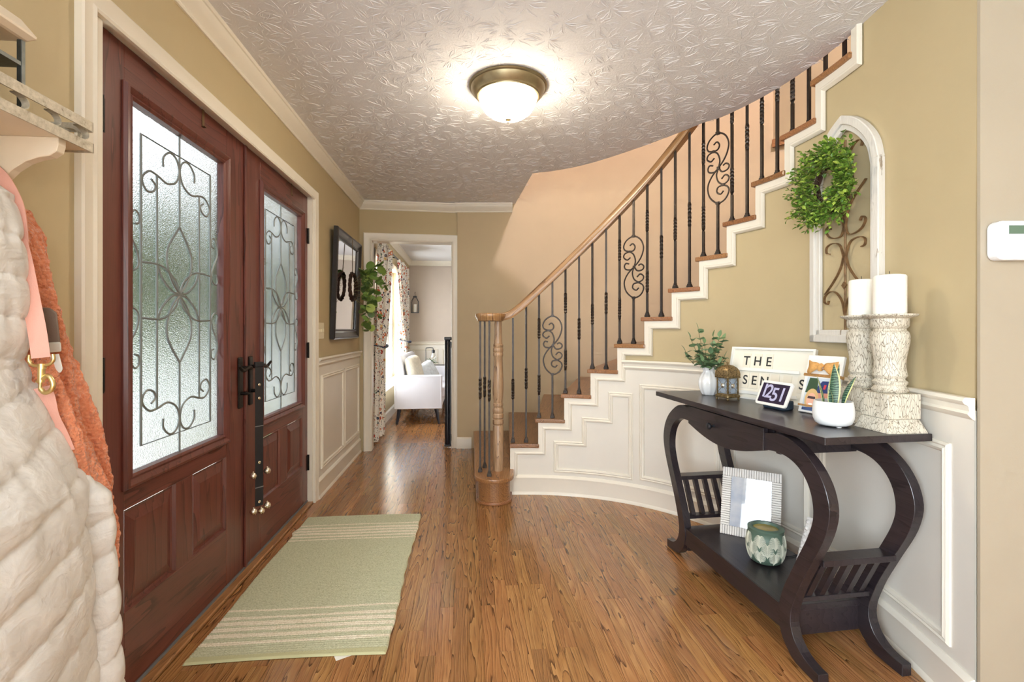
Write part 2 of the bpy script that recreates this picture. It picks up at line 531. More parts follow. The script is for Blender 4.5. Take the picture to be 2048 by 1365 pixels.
wall_path(w, [(-.54, 4.775), (-.3, 4.775), (0, 4.775)]+arc(ROUT, 89, 42.5, 40), 0, UPC, .12)
struct(w.build('wall_stair_outer', M['paint_up'], smooth=30), 'curved wall rising behind the staircase')
w = MB(); wall_path(w, arc(ROUT, 42.5, -40, 50), 0, UPF, .12)
struct(w.build('wall_stair_outer_low', M['paint_up'], smooth=30), 'curved wall below the upper landing')
# end wall facing the camera at the right
cx, cy = polar(PEND).x, polar(PEND).y
w = MB(); oe = polar(PEND, .02); w.prism([(cx-.0008, oe.y-.001), (2.75, oe.y-.001), (2.75, cy+.10), (1.56, cy+.10), (cx-.0008, cy+.001)], 0, CEIL)
struct(w.build('wall_right', pm('wall_paint_taupe', srgb(166,154,134), .62, var=.02, bump=.08, bs=220, bd=.002, coord='World')), 'taupe wall end at the right edge with the keypad')
w = MB(); w.box2((-1.2, -2.7, 0), (2.85, -2.6, CEIL)); struct(w.build('wall_rear', M['paint']), 'beige wall behind the camera')
w = MB(); w.box2((2.75, -2.6, 0), (2.85, cy+.1, CEIL)); struct(w.build('wall_side', M['paint']), 'beige side wall behind the camera')
# curved wall under the stairs
def stair_top(ph):
    for k in range(14, 1, -1):
        if ph <= riser_phi(k): return min(CEIL+.2, k*RISE-.027)
    return RISE-.027
def curved_sheet(mb, p0, p1, ztop, off, th, zbot=0.0, step=RAD(1.0)):
    br = {p0, p1}
    for k in range(2, 15):
        q = riser_phi(k)
        if p1 < q < p0: br.add(q)
    br = sorted(br, reverse=True); cols = []
    for a, b in zip(br[:-1], br[1:]):
        n = max(1, int((a-b)/step))
        cols += [(lerp(a, b, i/n), lerp(a, b, (i+1)/n)) for i in range(n)]
    for a, b in cols:
        zt = ztop((a+b)/2)
        i0 = polar(a, off, zbot); i1 = polar(b, off, zbot); o0 = polar(a, off+th, zbot); o1 = polar(b, off+th, zbot)
        up = lambda p: (p.x, p.y, zt)
        mb.add([i0, i1, up(i1), up(i0), o0, o1, up(o1), up(o0)], [(0,1,2,3), (3,2,6,7), (5,4,7,6)])
def weld(o, d=1e-4, ang=30):
    bm = bmesh.new(); bm.from_mesh(o.data); bmesh.ops.remove_doubles(bm, verts=bm.verts, dist=d)
    bmesh.ops.recalc_face_normals(bm, faces=bm.faces); bm.to_mesh(o.data); bm.free()
    for p in o.data.polygons: p.use_smooth = True
    o.data.set_sharp_from_angle(angle=RAD(ang)); return o
w = MB(); curved_sheet(w, RAD(95.5), PEND, stair_top, 0, .02)
a_, c_ = polar(PEND), polar(PEND, .0205); w.add([a_, c_, (c_.x, c_.y, CEIL+.1), (a_.x, a_.y, CEIL+.1)], [(0,1,2,3)])
wst = weld(w.build('wall_stair', M['paint'], recalc=False))
struct(wst, 'curved beige wall under the staircase')
w = MB(); curved_sheet(w, RAD(95.2), PEND+.002, lambda p: min(.925, stair_top(p)-.002), -.006, .005)
wn = weld(w.build('wall_stair_wainscot', M['wains'], recalc=False)); struct(wn, 'white wainscot on the curved stair wall')
# the end grain of that wall at the newel
w = MB()
p0 = polar(RAD(95.3), -.006); p1 = polar(RAD(95.3), .10)
w.prism([(p0.x, p0.y), (p1.x, p1.y), (p1.x-.012, p1.y), (p0.x-.012, p0.y)], 0, RISE-.03)
struct(w.build('trim_end', M['wains']))

UR = 1.5
def cmap(u, z, h):
    p = u/UR; return polar(p, -.006-h, z)
def cmap0(u, z, h): return polar(u/UR, -h, z)
def arcpath(p0, p1, z, n=60): return [(UR*lerp(p0, p1, i/n), z) for i in range(n+1)]
# baseboard with cap and shoe; chair rail (path runs rightwards so + across is down)
b = MB(); b.mould(arcpath(RAD(95), PEND, .0), [(0,0),(0,.022),(-.012,.020),(-.02,.014),(-.098,.014),(-.118,.018),(-.128,.012),(-.135,.004),(-.135,0)], False, cmap)
struct(b.build('baseboard_right', M['trim'], smooth=35), 'white baseboard along the curved stair wall')
CR = [(0,0),(0,.024),(.010,.030),(.018,.026),(.024,.016),(.040,.013),(.048,.018),(.056,.012),(.062,.006),(.066,0)]
b = MB(); b.mould(arcpath(RAD(60.6), PEND, .962), CR, False, cmap)
struct(b.build('trim_3', M['trim'], smooth=35), 'white chair rail on the curved stair wall')
PM = [(-.016,0),(-.016,.006),(-.009,.012),(-.003,.007),(.004,.013),(.012,.010),(.016,.004),(.016,0)]
def rectpath(p0, p1, z0, z1):
    P = [(UR*lerp(p0, p1, i/12), z1) for i in range(13)]+[(UR*lerp(p1, p0, i/12), z0) for i in range(13)]
    return P
def dens(pts, closed=True, n=8):
    out = []
    m = len(pts)
    for i in range(m if closed else m-1):
        a = pts[i]; c = pts[(i+1) % m]
        kk = n if abs(a[0]-c[0]) > .05 else 1
        for j in range(kk): out.append((lerp(a[0], c[0], j/kk), lerp(a[1], c[1], j/kk)))
    return out
ph = lambda d: UR*RAD(d)
stepped = [(ph(78.1), .365), (ph(70.6), .365), (ph(70.6), .54), (ph(63.7), .54), (ph(63.7), .725), (ph(58.5), .725), (ph(58.5), .175), (ph(78.1), .175)]
PANELS = [dens(stepped)]
for a, c in ((55.6, 36.5), (32.5, 14.0), (10.0, -17.0)):
    PANELS.append(dens([(ph(a), .79), (ph(c), .79), (ph(c), .185), (ph(a), .185)]))
for pth in PANELS:
    b = MB(); b.mould(pth, PM, True, cmap); o = b.build('panel_moulding', M['trim'], smooth=35); o.parent = wn

# wainscot, chair rail, base and panels on the front wall between the door and the corner
A0, A1 = 3.335, 4.67
b = MB(); b.box2((0, A0, 0), (.006, A1, .93)); wl = b.build('wall_left_wainscot', M['wains'], frame=FR); struct(wl, 'white wainscot between the front door and the corner')
fmap = lambda u, z, h: FR @ Vector((.006+h, u, z))
b = MB(); b.mould([(A0, .972), (A1-.02, .972)], [(-a, h) for a, h in CR], False, fmap); struct(b.build('trim_4', M['trim'], smooth=35), 'white chair rail beside the front door')
b = MB(); b.mould([(A0, 0), (A1-.02, 0)], [(0,0),(0,.022),(.012,.020),(.02,.014),(.098,.014),(.118,.018),(.128,.012),(.135,.004),(.135,0)], False, fmap)
struct(b.build('baseboard_left', M['trim'], smooth=35), 'white baseboard beside the front door')
for a, c in ((3.44, 4.03), (4.08, 4.60)):
    b = MB(); b.mould([(a, .20), (c, .20), (c, .83), (a, .83)], PM, True, fmap); o = b.build('panel_moulding', M['trim'], smooth=35); o.parent = wl
# corner bead and base of the right-hand wall piece
b = MB(); b.mould([(-.545, 0), (-.40, 0)], [(0,0),(0,.016),(.09,.016),(.105,.008),(.11,0)], False, lambda u, z, h: Vector((u, 4.775-h, z)))
struct(b.build('baseboard_back', M['trim'], smooth=35), 'short white baseboard beside the first stair')

# ------------------------------------------------------------------ casings, crown
CAS = [(0,0),(0,.014),(.006,.018),(.014,.013),(.045,.018),(.054,.022),(.060,.018),(.060,0)]
def casing(path, width, name, mapf, label):
    prof = [(a/.060*width, h) for a, h in CAS]
    b = MB(); b.mould(path, prof, False, mapf); return struct(b.build(name, M['trim'], smooth=35), label)
nmap = lambda u, z, h: FR @ Vector((h, u, z))
casing([(1.345, 0), (1.345, 2.045), (3.27, 2.045), (3.27, 0)], .062, 'trim_5', nmap, 'cream casing around the double front doors')
b = MB()                                                              # jambs of the double door
b.box2((-.16, 1.355, 0), (-.001, 1.385, 2.062)); b.box2((-.16, 3.262, 0), (-.001, 3.275, 2.062)); b.box2((-.16, 1.355, 2.058), (-.001, 3.275, 2.075))
struct(b.build('trim_6', M['trim'], frame=FR), 'cream door jambs of the front doors')
bmap = lambda u, z, h: BK @ Vector((u, -h, z))
casing([(.115, 0), (.115, 2.03), (.885, 2.03), (.885, 0)], .075, 'trim_7', bmap, 'white casing around the sitting room doorway')
b = MB(); b.box2((.105, -.002, 0), (.118, .122, 2.04)); b.box2((.882, -.002, 0), (.895, .122, 2.04)); b.box2((.105, -.002, 2.028), (.895, .122, 2.042))
struct(b.build('trim_8', M['trim'], frame=BK), 'white jambs of the sitting room doorway')
CRW = [(0,.082),(.008,.082),(.012,.074),(.010,.068),(.016,.062),(.034,.046),(.046,.026),(.048,.016),(.054,.014),(.058,.006),(.058,0),(0,0)]
def crown(path, name, label, z=CEIL):
    b = MB(); b.mould(path, [(-a, h) for a, h in CRW], False, lambda u, w_, h: Vector((u, w_, z-h)))
    return struct(b.build(name, M['trim'], smooth=35), label)
L2 = lambda t, n=0: tuple((FR @ Vector((n, t, 0)))[:2])
B2 = lambda u, n=0: tuple((BK @ Vector((u, -n, 0)))[:2])
crown([L2(-2.5), L2(4.68), B2(.945)], 'trim_9', 'cream crown moulding along the front wall and over the doorway')
crown([(-.56, 4.775), (.005, 4.775)], 'trim_10', 'short cream crown moulding that ends at the stair opening')

# ------------------------------------------------------------------ ceiling slab with the stair opening, upper storey shell
edge = [(.03, 4.775), (.163, 3.84)]+[tuple(p) for p in spline([(.163,3.84),(.36,3.765),(.582,3.612),(.84,3.333),(1.034,3.079),(1.150,2.905)], 5)][1:]
edge += [tuple(polar(RAD(d), .004)[:2]) for d in (36, 33, 30, 27, 24, 21, 18, 15, 12, 9, 6, 3, 0, -3, -6, -9, -12, -15, -18, -21.4)]
poly = [L2(-2.6, -.16), L2(4.72, -.16), B2(-.05, -.1), B2(.945, -.1), (-.53, 4.8)]+edge+[(2.85, cy+.1), (2.85, -2.6)]
b = MB(); b.prism(poly, CEIL, UPF)
ceil_ = struct(b.build('ceiling', M['ceil']), 'white stomp-textured ceiling cut back in a curve for the stairs')
# stomped plaster: fans of raised brush strokes over the part of the ceiling the hall shows
def in_poly(x, y, P):
    c = False
    for i in range(len(P)):
        x0, y0 = P[i]; x1, y1 = P[i-1]
        if (y0 > y) != (y1 > y) and x < (x1-x0)*(y-y0)/(y1-y0)+x0: c = not c
    return c
rs_ = random.Random(12); cents = []
for _ in range(9000):
    x, y = rs_.uniform(-1.55, 1.6), rs_.uniform(1.55, 4.72)
    if all((x-a)**2+(y-c)**2 > .105**2 for a, c in cents): cents.append((x, y))
sv = []; sf = []
for x, y in cents:
    rot = rs_.uniform(0, 2*PI); R_ = rs_.uniform(.075, .125); nst = rs_.randint(26, 36)
    for k in range(nst):
        a = rot+2*PI*k/nst+rs_.uniform(-.12, .12)
        r0 = rs_.uniform(.006, .05); r1 = r0+rs_.uniform(.018, .07)
        r1 = min(r1, R_*1.15); bend = rs_.uniform(-.5, .5); w_ = rs_.uniform(.0012, .0026); hh = rs_.uniform(.0008, .0020)
        ex, ey = x+r1*math.cos(a), y+r1*math.sin(a)
        lx = (FR.inverted() @ Vector((ex, ey, 0))).x
        if lx < .07 or not in_poly(ex, ey, poly) or not in_poly(ex+.02, ey+.02, poly): continue
        base = len(sv)
        for q in range(4):
            t_ = q/3; r_ = lerp(r0, r1, t_); aa = a+bend*t_*(r1-r0)/.06; px, py = x+r_*math.cos(aa), y+r_*math.sin(aa)
            s_ = w_*(.35+.65*math.sin(PI*min(.95, .12+.8*t_))); nx, ny = -math.sin(aa), math.cos(aa)
            h_ = hh*math.sin(PI*(.12+.76*t_))
            sv += [(px+nx*s_, py+ny*s_, CEIL+.0002), (px, py, CEIL-h_), (px-nx*s_, py-ny*s_, CEIL+.0002)]
        for q in range(3):
            i0 = base+q*3
            sf += [(i0, i0+3, i0+4, i0+1), (i0+1, i0+4, i0+5, i0+2)]
sm = MB(); sm.v = sv; sm.f = sf
so = sm.build('stomped_strokes', M['ceil'], ceil_, recalc=False, smooth=80); tag(so, kind='stuff')
b = MB()
b.box2((-3.5, -2.7, UPC), (6.5, 9.2, UPC+.1))
b.box2((6.4, -2.7, UPF), (6.5, 9.2, UPC)); b.box2((-3.5, -2.7, UPF-.02), (6.5, -2.6, UPC)); b.box2((-3.5, 5.6, UPF), (6.5, 5.7, UPC))
struct(b.build('ceiling_upper', M['paint_up']), 'walls and ceiling of the upper storey')
# landing upstairs seen between the last balusters
b = MB(); b.prism(arc(ROUT-.03, 42.5, -40, 40)+arc(5.2, -40, 42.5, 20), UPF-.06, UPF)
struct(b.build('floor_upper', M['stair']), 'oak edge of the upper landing')
b = MB(); wall_path(b, arc(4.0, 60, 5, 20), UPF, UPC, .1); struct(b.build('wall_upper', M['paint'], smooth=30), 'golden wall of the upper landing')
b = MB(); wall_path(b, arc(3.985, 60, 5, 20), UPF, UPF+.12, .014); struct(b.build('baseboard_upper', M['trim'], smooth=30), 'white baseboard on the upper landing')

# ------------------------------------------------------------------ sitting room shell
b = MB(); b.box2((-.1, 8.70, 0), (5.0, 8.82, CEIL)); struct(b.build('wall_far', pm('wall_paint_greige', srgb(196,182,168), .6, var=.02, coord='World'), frame=FR), 'greige far wall of the sitting room')
b = MB(); b.box2((.005, 8.69, 0), (4.9, 8.70, .90)); wf = struct(b.build('wall_far_wainscot', M['wains'], frame=FR), 'white wainscot at the far end of the sitting room')
fm2 = lambda u, z, h: FR @ Vector((u, 8.69-h, z))
b = MB(); b.mould([(0, .965), (4.9, .965)], [(-a, h) for a, h in CR], False, fm2); struct(b.build('trim_11', M['trim']), 'white chair rail in the sitting room')
for a, c in ((.08, .50), (.60, 1.3)):
    b = MB(); b.mould([(a, .2), (c, .2), (c, .82), (a, .82)], PM, True, fm2); o = b.build('panel_moulding', M['trim']); o.parent = wf
b = MB(); b.box2((3.6, 4.9, 0), (3.7, 8.8, CEIL)); struct(b.build('wall_far_side', M['paint'], frame=FR), 'side wall of the sitting room')
b = MB(); b.box2((-.16, 4.80, CEIL), (5.0, 8.82, CEIL+.2)); struct(b.build('ceiling_far', M['ceil'], frame=FR), 'white ceiling of the sitting room')
crown([L2(4.85), L2(8.69), tuple((FR @ Vector((4.5, 8.69, 0)))[:2])], 'trim_12', 'white crown moulding of the sitting room')
b = MB(); b.mould([(4.85, 0), (8.69, 0)], [(0,0),(0,.018),(.1,.014),(.12,.004),(.12,0)], False, nmap); struct(b.build('baseboard_far', M['trim']), 'white baseboard under the sitting room windows')
# the back side of the doorway wall closes against the stair wall
for i, (a, c, d, e) in enumerate(WIN):
    b = MB()
    fw = .045
    for q in ((a, a+fw, d, e), (c-fw, c, d, e), (a, c, d, d+fw), (a, c, e-fw, e), (a, c, (d+e)/2-.02, (d+e)/2+.02)):
        b.box2((-.11, q[0], q[2]), (-.05, q[1], q[3]))
    wo = struct(b.build('window_%d' % (i+1), M['trim'], frame=FR, bevel=.004), ['white sash window nearest the hall', 'white sash window behind the loveseat', 'white sash window in the far corner'][i])
    g = MB(); g.box2((-.083, a+.04, d+.04), (-.078, c-.04, (d+e)/2)); g.build('pane', M['glass'], wo, frame=FR)
    g = MB(); g.box2((-.083, a+.04, (d+e)/2), (-.078, c-.04, e-.04)); g.build('pane', M['glass'], wo, frame=FR)
b = MB()
for y0, y1 in ((5.36, 5.45), (6.22, 6.34), (7.11, 7.23), (8.0, 8.09)): b.box2((0, y0, .42), (.02, y1, 2.08))
b.box2((0, 5.36, 2.0), (.022, 8.09, 2.08)); b.box2((0, 5.34, .47), (.05, 8.11, .50)); b.box2((0, 5.36, .39), (.018, 8.09, .47))
struct(b.build('trim_13', M['trim'], frame=FR, bevel=.003), 'white casing and sill of the sitting room windows')
# ------------------------------------------------------------------ staircase
st = thing('staircase', 'curved oak staircase with wrought iron balusters and white stringer', 'staircase', (0, 0, 0))
def sector(mb, a0, a1, rin_off, rout, z0, z1, n=6):
    inn = [polar(lerp(a0, a1, i/n), rin_off) for i in range(n+1)]
    out = [Vector((CEN.x+rout*math.cos(lerp(a0, a1, i/n)), CEN.y+rout*math.sin(lerp(a0, a1, i/n)), 0)) for i in range(n+1)]
    poly_ = [(p.x, p.y) for p in inn]+[(p.x, p.y) for p in reversed(out)]
    mb.prism(poly_, z0, z1)
for k in range(2, 15):
    ca = (NOSE[k]+riser_phi(k+1))/2
    F = T(CEN.x, CEN.y, 0) @ RZ(ca-PI/2)
    b = MB(); sector(b, NOSE[k], riser_phi(k+1)-.004, -.030, ROUT-.004, k*RISE-.027, k*RISE)
    o = b.build('tread', M['stair'], st, bevel=.006, seg=2, frame=F.inverted()); o.matrix_local = F
    b = MB(); a = riser_phi(k)
    sector(b, a, a-.010, .002, ROUT-.004, (k-1)*RISE, k*RISE-.027, 1)
    F = T(CEN.x, CEN.y, 0) @ RZ(a-PI/2)
    o = b.build('riser', M['stair'], st, frame=F.inverted()); o.matrix_local = F
# first step with its bullnose around the newel
BC, BR = (-.122, 3.315), .135
def bull(inset):
    r = BR-inset
    l0 = Vector((CEN.x+(ROUT-.004)*math.cos(NOSE[1]), CEN.y+(ROUT-.004)*math.sin(NOSE[1])))+Vector((inset, 0))
    pts = [tuple(l0)]
    for i in range(19):
        a = RAD(lerp(187, 368, i/18)); pts.append((BC[0]+r*math.cos(a), BC[1]+r*math.sin(a)))
    pts += [(pts[-1][0], 3.462), (pts[-1][0], CEN.y+ROUT-.006)]
    return pts
b = MB(); b.prism(bull(0), RISE-.028, RISE); b.build('tread', M['stair'], st, bevel=.008, seg=2)
b = MB(); b.prism(bull(.025), .0, RISE-.028); b.build('riser', M['stair'], st)
pts = bull(.012); b = MB(); b.prism(pts, 0, .02); b.build('shoe_moulding', M['stair'], st, bevel=.006, seg=2)
# stepped white stringer
pth = [(UR*RAD(95), RISE-.027)]
pth = []
for k in range(2, 14):
    a, c = riser_phi(k), riser_phi(k+1); z = k*RISE-.027
    if k == 2: pth.append((UR*a, RISE-.05))
    pth += [(UR*lerp(a, c, i/4), z) for i in range(5)]
pth.append((UR*riser_phi(14), CEIL+.0))
b = MB(); b.mould(pth, [(0,0),(0,.012),(.030,.012),(.036,.017),(.043,.017),(.049,.010),(.052,0)], False, cmap)
b.build('stringer', M['trim'], st, smooth=30)

# balusters
bal_mat = pm('oil_rubbed_iron', (.050,.040,.034), .4, .7, var=.2, vs=40)
def bar_mesh(name, L, twists):
    b = MB(); n = 90; hw = .0066; vs = []; fs = []
    ang = 0
    for i in range(n+1):
        z = L*i/n
        for c in twists:
            if abs(z-c) < .075: ang += 2*PI*2/ (0.15/(L/n)) / 1.0
        R_ = hw*math.sqrt(2)*(1.22 if any(abs(z-c) < .07 for c in twists) else 1)
        for j in range(4):
            a = PI/4+PI/2*j+ang; vs.append((R_*math.cos(a), R_*math.sin(a), z))
    for i in range(n):
        for j in range(4):
            j2 = (j+1) % 4; fs.append((i*4+j, i*4+j2, i*4+4+j2, i*4+4+j))
    b.add(vs, fs); o = b.build(name, bal_mat); me = o.data; bpy.data.objects.remove(o); return me
b = MB(); b.box((0,0,.008), (.030,.030,.016)); b.box((0,0,.020), (.024,.024,.012)); b.box((0,0,.031), (.018,.018,.012))
_o = b.build('shoe', bal_mat, bevel=.002); SHOE = _o.data; bpy.data.objects.remove(_o)
SX, SZ = 240, 1055
KNOT = [[(263,795),(290,785),(297,762),(280,730),(240,710),(203,730),(185,770),(190,810),(208,848),(237,882),(268,912),(290,950),(293,985),(278,1025),(240,1055),(203,1042),(184,1008),(190,985),(213,970)],
 [(263,795),(240,790),(232,770),(245,752),(262,762)], [(263,795),(290,805),(297,825),(277,841),(258,828)],
 [(263,795),(241,812),(230,848),(237,882)], [(237,882),(218,905),(190,900),(183,882),(198,869),(213,876)], [(237,882),(258,897),(285,893),(293,876),(284,860),(266,864)],
 [(237,882),(247,915),(238,950),(213,970)], [(213,970),(190,958),(184,938),(202,924),(221,940)], [(213,970),(240,978),(245,1000),(226,1013),(211,1000)]]
def scroll_mesh(L, zc):
    b = MB(); k = .00121
    cv = lambda p: ((p[0]-SX)*k, 0, zc+(882-p[1])*k)
    for c in KNOT: b.tube(spline([cv(p) for p in c], 5), .0050, 6)
    for p in ((263,795), (237,882), (213,970)): b.box(cv(p), (.016,.014,.014), None)
    zt, zb = zc+172*k, zc-173*k
    b.box2((-.0066,-.0066,0), (.0066,.0066,zb)); b.box2((-.0066,-.0066,zt), (.0066,.0066,L))
    for z in (zb, zt): b.box((0,0,z), (.020,.020,.016))
    o = b.build('scroll', bal_mat, smooth=40); me = o.data; bpy.data.objects.remove(o); return me
LA, LB, LN = .895, .985, 1.05
MESH_A = {'s': bar_mesh('bar', LA, [LA*.43]), 'd': bar_mesh('bar', LA, [LA*.27, LA*.72])}
MESH_B = {'s': bar_mesh('bar', LB, [LB*.47]), 'd': bar_mesh('bar', LB, [LB*.31, LB*.70])}
MESH_S = scroll_mesh(LB, LB*.53); MESH_N = bar_mesh('bar', LN, [LN*.56])
def baluster(me, x, y, z, rz, nm='baluster'):
    o = bpy.data.objects.new(nm, me); COL.objects.link(o); o.parent = st
    o.location = (x, y, z); o.rotation_euler = (0, 0, rz)
    s_ = bpy.data.objects.new('shoe', SHOE); COL.objects.link(s_); s_.parent = o
    return o
idx = 0
for k in range(2, 15):
    for j, dphi in enumerate((.95, 4.5)):
        idx += 1
        step = (NOSE[k]-NOSE[k+1])/RAD(7.0)
        a = NOSE[k]-RAD(dphi)*step
        p = polar(a, .030)
        m6 = idx % 6
        rz = a
        if m6 == 4: baluster(MESH_S, p.x, p.y, k*RISE, rz+PI/2, 'scroll_baluster')
        else: baluster((MESH_A if j == 0 else MESH_B)['d' if m6 in (3, 5) else 's'], p.x, p.y, k*RISE, rz)
for x, y in ((-.221, 3.364), (-.196, 3.470), (-.153, 3.262)): baluster(MESH_N, x, y, RISE, 0)
# newel post with turnings
b = MB(); nz = [(.036,.1785),(.037,.49),(.033,.50),(.039,.508),(.039,.535),(.033,.542),(.039,.550),(.039,.575),(.034,.582),(.038,.590),(.038,.612),(.031,.625),(.036,.632),(.036,.65),(.031,.655),
        (.034,.68),(.038,.74),(.037,.82),(.034,.90),(.031,.975),(.036,.985),(.036,1.0),(.032,1.008),(.037,1.016),(.037,1.034),(.032,1.042),(.036,1.05),(.036,1.062),(.029,1.07),(.027,1.14),(.026,1.23)]
b.lathe(nz, 20, T(-.098, 3.405, 0)); b.build('newel_post', M['newel'], st, smooth=35)
# handrail: a level turned cap, then a rail that climbs with the treads
b = MB(); b.lathe([(.085,1.226),(.092,1.230),(.094,1.240),(.102,1.252),(.106,1.266),(.104,1.276),(.095,1.281),(.0,1.283)], 36, T(-.150, 3.368, 0), cap1=False)
def rail_z(d):
    if d > 86.2: return interp([86.2, 88, 89.9, 92, 95], [1.329, 1.288, 1.254, 1.234, 1.228], d)
    return 1.329+(86.2-d)*.02547
rp_ = [Vector((-.120, 3.445, 1.228))]+[polar(RAD(d), .030, rail_z(d)) for d in [93, 91.5, 90, 88.5, 87]+[85.5-1.5*i for i in range(58)]]
rp_ = spline(rp_, 2)
RPF = [(-.026,0),(.026,0),(.031,.012),(.029,.022),(.031,.036),(.024,.050),(.010,.056),(-.010,.056),(-.024,.050),(-.031,.036),(-.029,.022),(-.031,.012)]
vs = []; fs = []; kk = len(RPF)
for i, p in enumerate(rp_):
    t_ = (rp_[min(i+1, len(rp_)-1)]-rp_[max(i-1, 0)]).normalized(); sd = Vector((t_.y, -t_.x, 0)).normalized()
    upv = sd.cross(t_)
    for s_, u_ in RPF: vs.append(p+sd*s_+upv*u_)
for i in range(len(rp_)-1):
    for j in range(kk): fs.append((i*kk+j, i*kk+(j+1) % kk, (i+1)*kk+(j+1) % kk, (i+1)*kk+j))
fs += [tuple(range(kk)), tuple(range((len(rp_)-1)*kk, len(rp_)*kk))]
b.add(vs, fs)
hr_ = b.build('handrail', M['rail'], st, smooth=40)
ul = hr_.data.uv_layers.new(name='UVMap'); n0 = len(hr_.data.vertices)-len(vs)
for lp_ in hr_.data.loops:
    vi = lp_.vertex_index-n0; co_ = hr_.data.vertices[lp_.vertex_index].co
    ul.data[lp_.index].uv = (RPF[vi % kk][0]+RPF[vi % kk][1], (vi//kk)*.02) if vi >= 0 else (co_.x, co_.y)

# ------------------------------------------------------------------ double front doors
NF = -.033                                                     # front face of the leaves, measured from the wall face
GZ0, GZ1, GH = .704, 1.895, .29
came = pm('grey_lead_came', (.22,.24,.235), .5, .3)
SCR_B = [(-.099,.846),(-.097,.811),(-.061,.782),(-.021,.791),(-.002,.831),(-.021,.877),(-.075,.900),(-.131,.888),(-.178,.887),(-.213,.923),(-.190,.957),(-.155,.950),(-.142,.927),(-.165,.910)]
PET = [[(0,1.299),(-.026,1.344),(-.081,1.382),(-.134,1.393),(-.216,1.390)], [(0,1.299),(-.048,1.306),(-.104,1.346),(-.130,1.390)]]
TEAR = [(0,1.552),(-.051,1.493),(-.077,1.448),(-.073,1.390),(-.04,1.335),(0,1.299)]
SIDE = [(-.268,1.191),(-.277,1.224),(-.256,1.235),(-.230,1.215),(-.237,1.170),(-.278,1.100),(-.255,1.041),(-.230,1.046),(-.228,1.074),(-.248,1.082)]
ZM = 1.2965
door_pts = {}
def door(name, t0, t1, hinge_left, label):
    gc = t0+.422 if hinge_left else t1-.422
    g0, g1 = gc-GH, gc+GH
    d = thing(name, label, None, M=FR, kind='structure')
    th_ = -.078
    def bx(nm, a, c, z0, z1, mat, n0=th_, n1=NF, bev=.0015):
        b = MB(); b.box2((n0, a, z0), (n1, c, z1)); return b.build(nm, mat, d, bevel=bev)
    fo = .042                                                  # glazing frame laps this far outside the glass
    bx('stile', t0, g0-fo+.01, .026, 2.056, M['door']); bx('stile', g1+fo-.01, t1, .026, 2.056, M['door'])
    bx('rail', g0-fo+.01, g1+fo-.01, GZ1+fo-.01, 2.056, M['doorh'])
    pz0, pz1 = .277, .598
    bx('rail', g0-fo+.01, g1+fo-.01, pz1, GZ0-fo+.01, M['doorh']); bx('rail', g0-fo+.01, g1+fo-.01, .026, pz0, M['doorh'])
    pa, pb = (gc-.326, gc-.052), (gc+.060, gc+.330)
    a_in, b_in = max(pa[0], g0-fo+.01), min(pb[1], g1+fo-.01)
    bx('mullion', pa[1], pb[0], pz0, pz1, M['door'])
    for q0, q1 in ((a_in, pa[1]), (pb[0], b_in)):
        b = MB()                                               # raised panel: cove, bevel, flat field
        R_ = lambda e, n: [(n, q0+e, pz0+e), (n, q1-e, pz0+e), (n, q1-e, pz1-e), (n, q0+e, pz1-e)]
        rings = [R_(0, NF), R_(.006, NF-.010), R_(.014, NF-.012), R_(.050, NF-.001), R_(.052, NF-.001)]
        vs = [v for r in rings for v in r]; fs = []
        for i in range(len(rings)-1):
            for j in range(4): fs.append((i*4+j, i*4+(j+1) % 4, i*4+4+(j+1) % 4, i*4+4+j))
        fs.append(tuple(range(16, 20)))
        b.add(vs, fs); b.build('panel', M['door'], d)
    fpath = [(g0-.004, GZ0-.004), (g1+.004, GZ0-.004), (g1+.004, GZ1+.004), (g0-.004, GZ1+.004)]
    b = MB(); b.mould(fpath, [(.004,-.03),(.004,.004),(-.004,.010),(-.012,.006),(-.018,.012),(-.027,.018),(-.034,.016),(-.040,.006),(-.040,-.01)], True, lambda u, z, h: Vector((NF+h, u, z)))
    gfr = b.build('glass_frame', M['door'], d, smooth=30)
    b = MB(); b.box2((-.060, g0-.003, GZ0-.003), (-.052, g1+.003, GZ1+.003)); pane = b.build('pane', M['glass_tex'], d)
    b = MB(); W = lambda p: (-.0495, gc+p[0], p[1])
    r_ = .0041
    seg = lambda *p: b.tube([W(q) for q in p], r_, 5)
    bd = [(-.218, .777), (.218, .777), (.218, 1.817), (-.218, 1.817)]
    b.tube([W(q) for q in bd], r_*1.15, 5, closed=True)
    seg((0, GZ0), (0, 1.041)); seg((0, 1.552), (0, GZ1))
    for sx in (-1, 1):
        seg((sx*.134, .889), (sx*.134, 1.705))
        for fz in (0, 1):
            mp = lambda p: (sx*-p[0], (2*ZM-p[1]) if fz else p[1])
            b.tube([W(mp(q)) for q in spline(SCR_B, 4)], r_, 5)
            for c in PET: b.tube([W(mp(q)) for q in spline(c, 4)], r_, 5)
            b.tube([W(mp(q)) for q in spline(TEAR, 4)], r_, 5)
            b.tube([W(mp((q[0], q[1]))) for q in spline(SIDE, 4)], r_*.85, 5)
    b.build('caming', came, pane, smooth=40)
    # hinges
    ht = t0-.004 if hinge_left else t1+.002
    for z in (.277, 1.03, 1.795):
        b = MB(); b.lathe([(.0075,-.052),(.0075,.052)], 10, T(NF+.006, ht, z)); b.box2((NF-.002, ht-(.0 if hinge_left else .022), z-.05), (NF+.002, ht+(.022 if hinge_left else 0), z+.05)); b.build('hinge', M['iron'], d)
    # lever set
    lt = t1-.052 if hinge_left else t0+.052
    sg = -1 if hinge_left else 1
    b = MB(); b.box2((NF, lt-.019, .795), (NF+.010, lt+.019, 1.035)); h = b.build('handle_plate', M['iron'], d, bevel=.004)
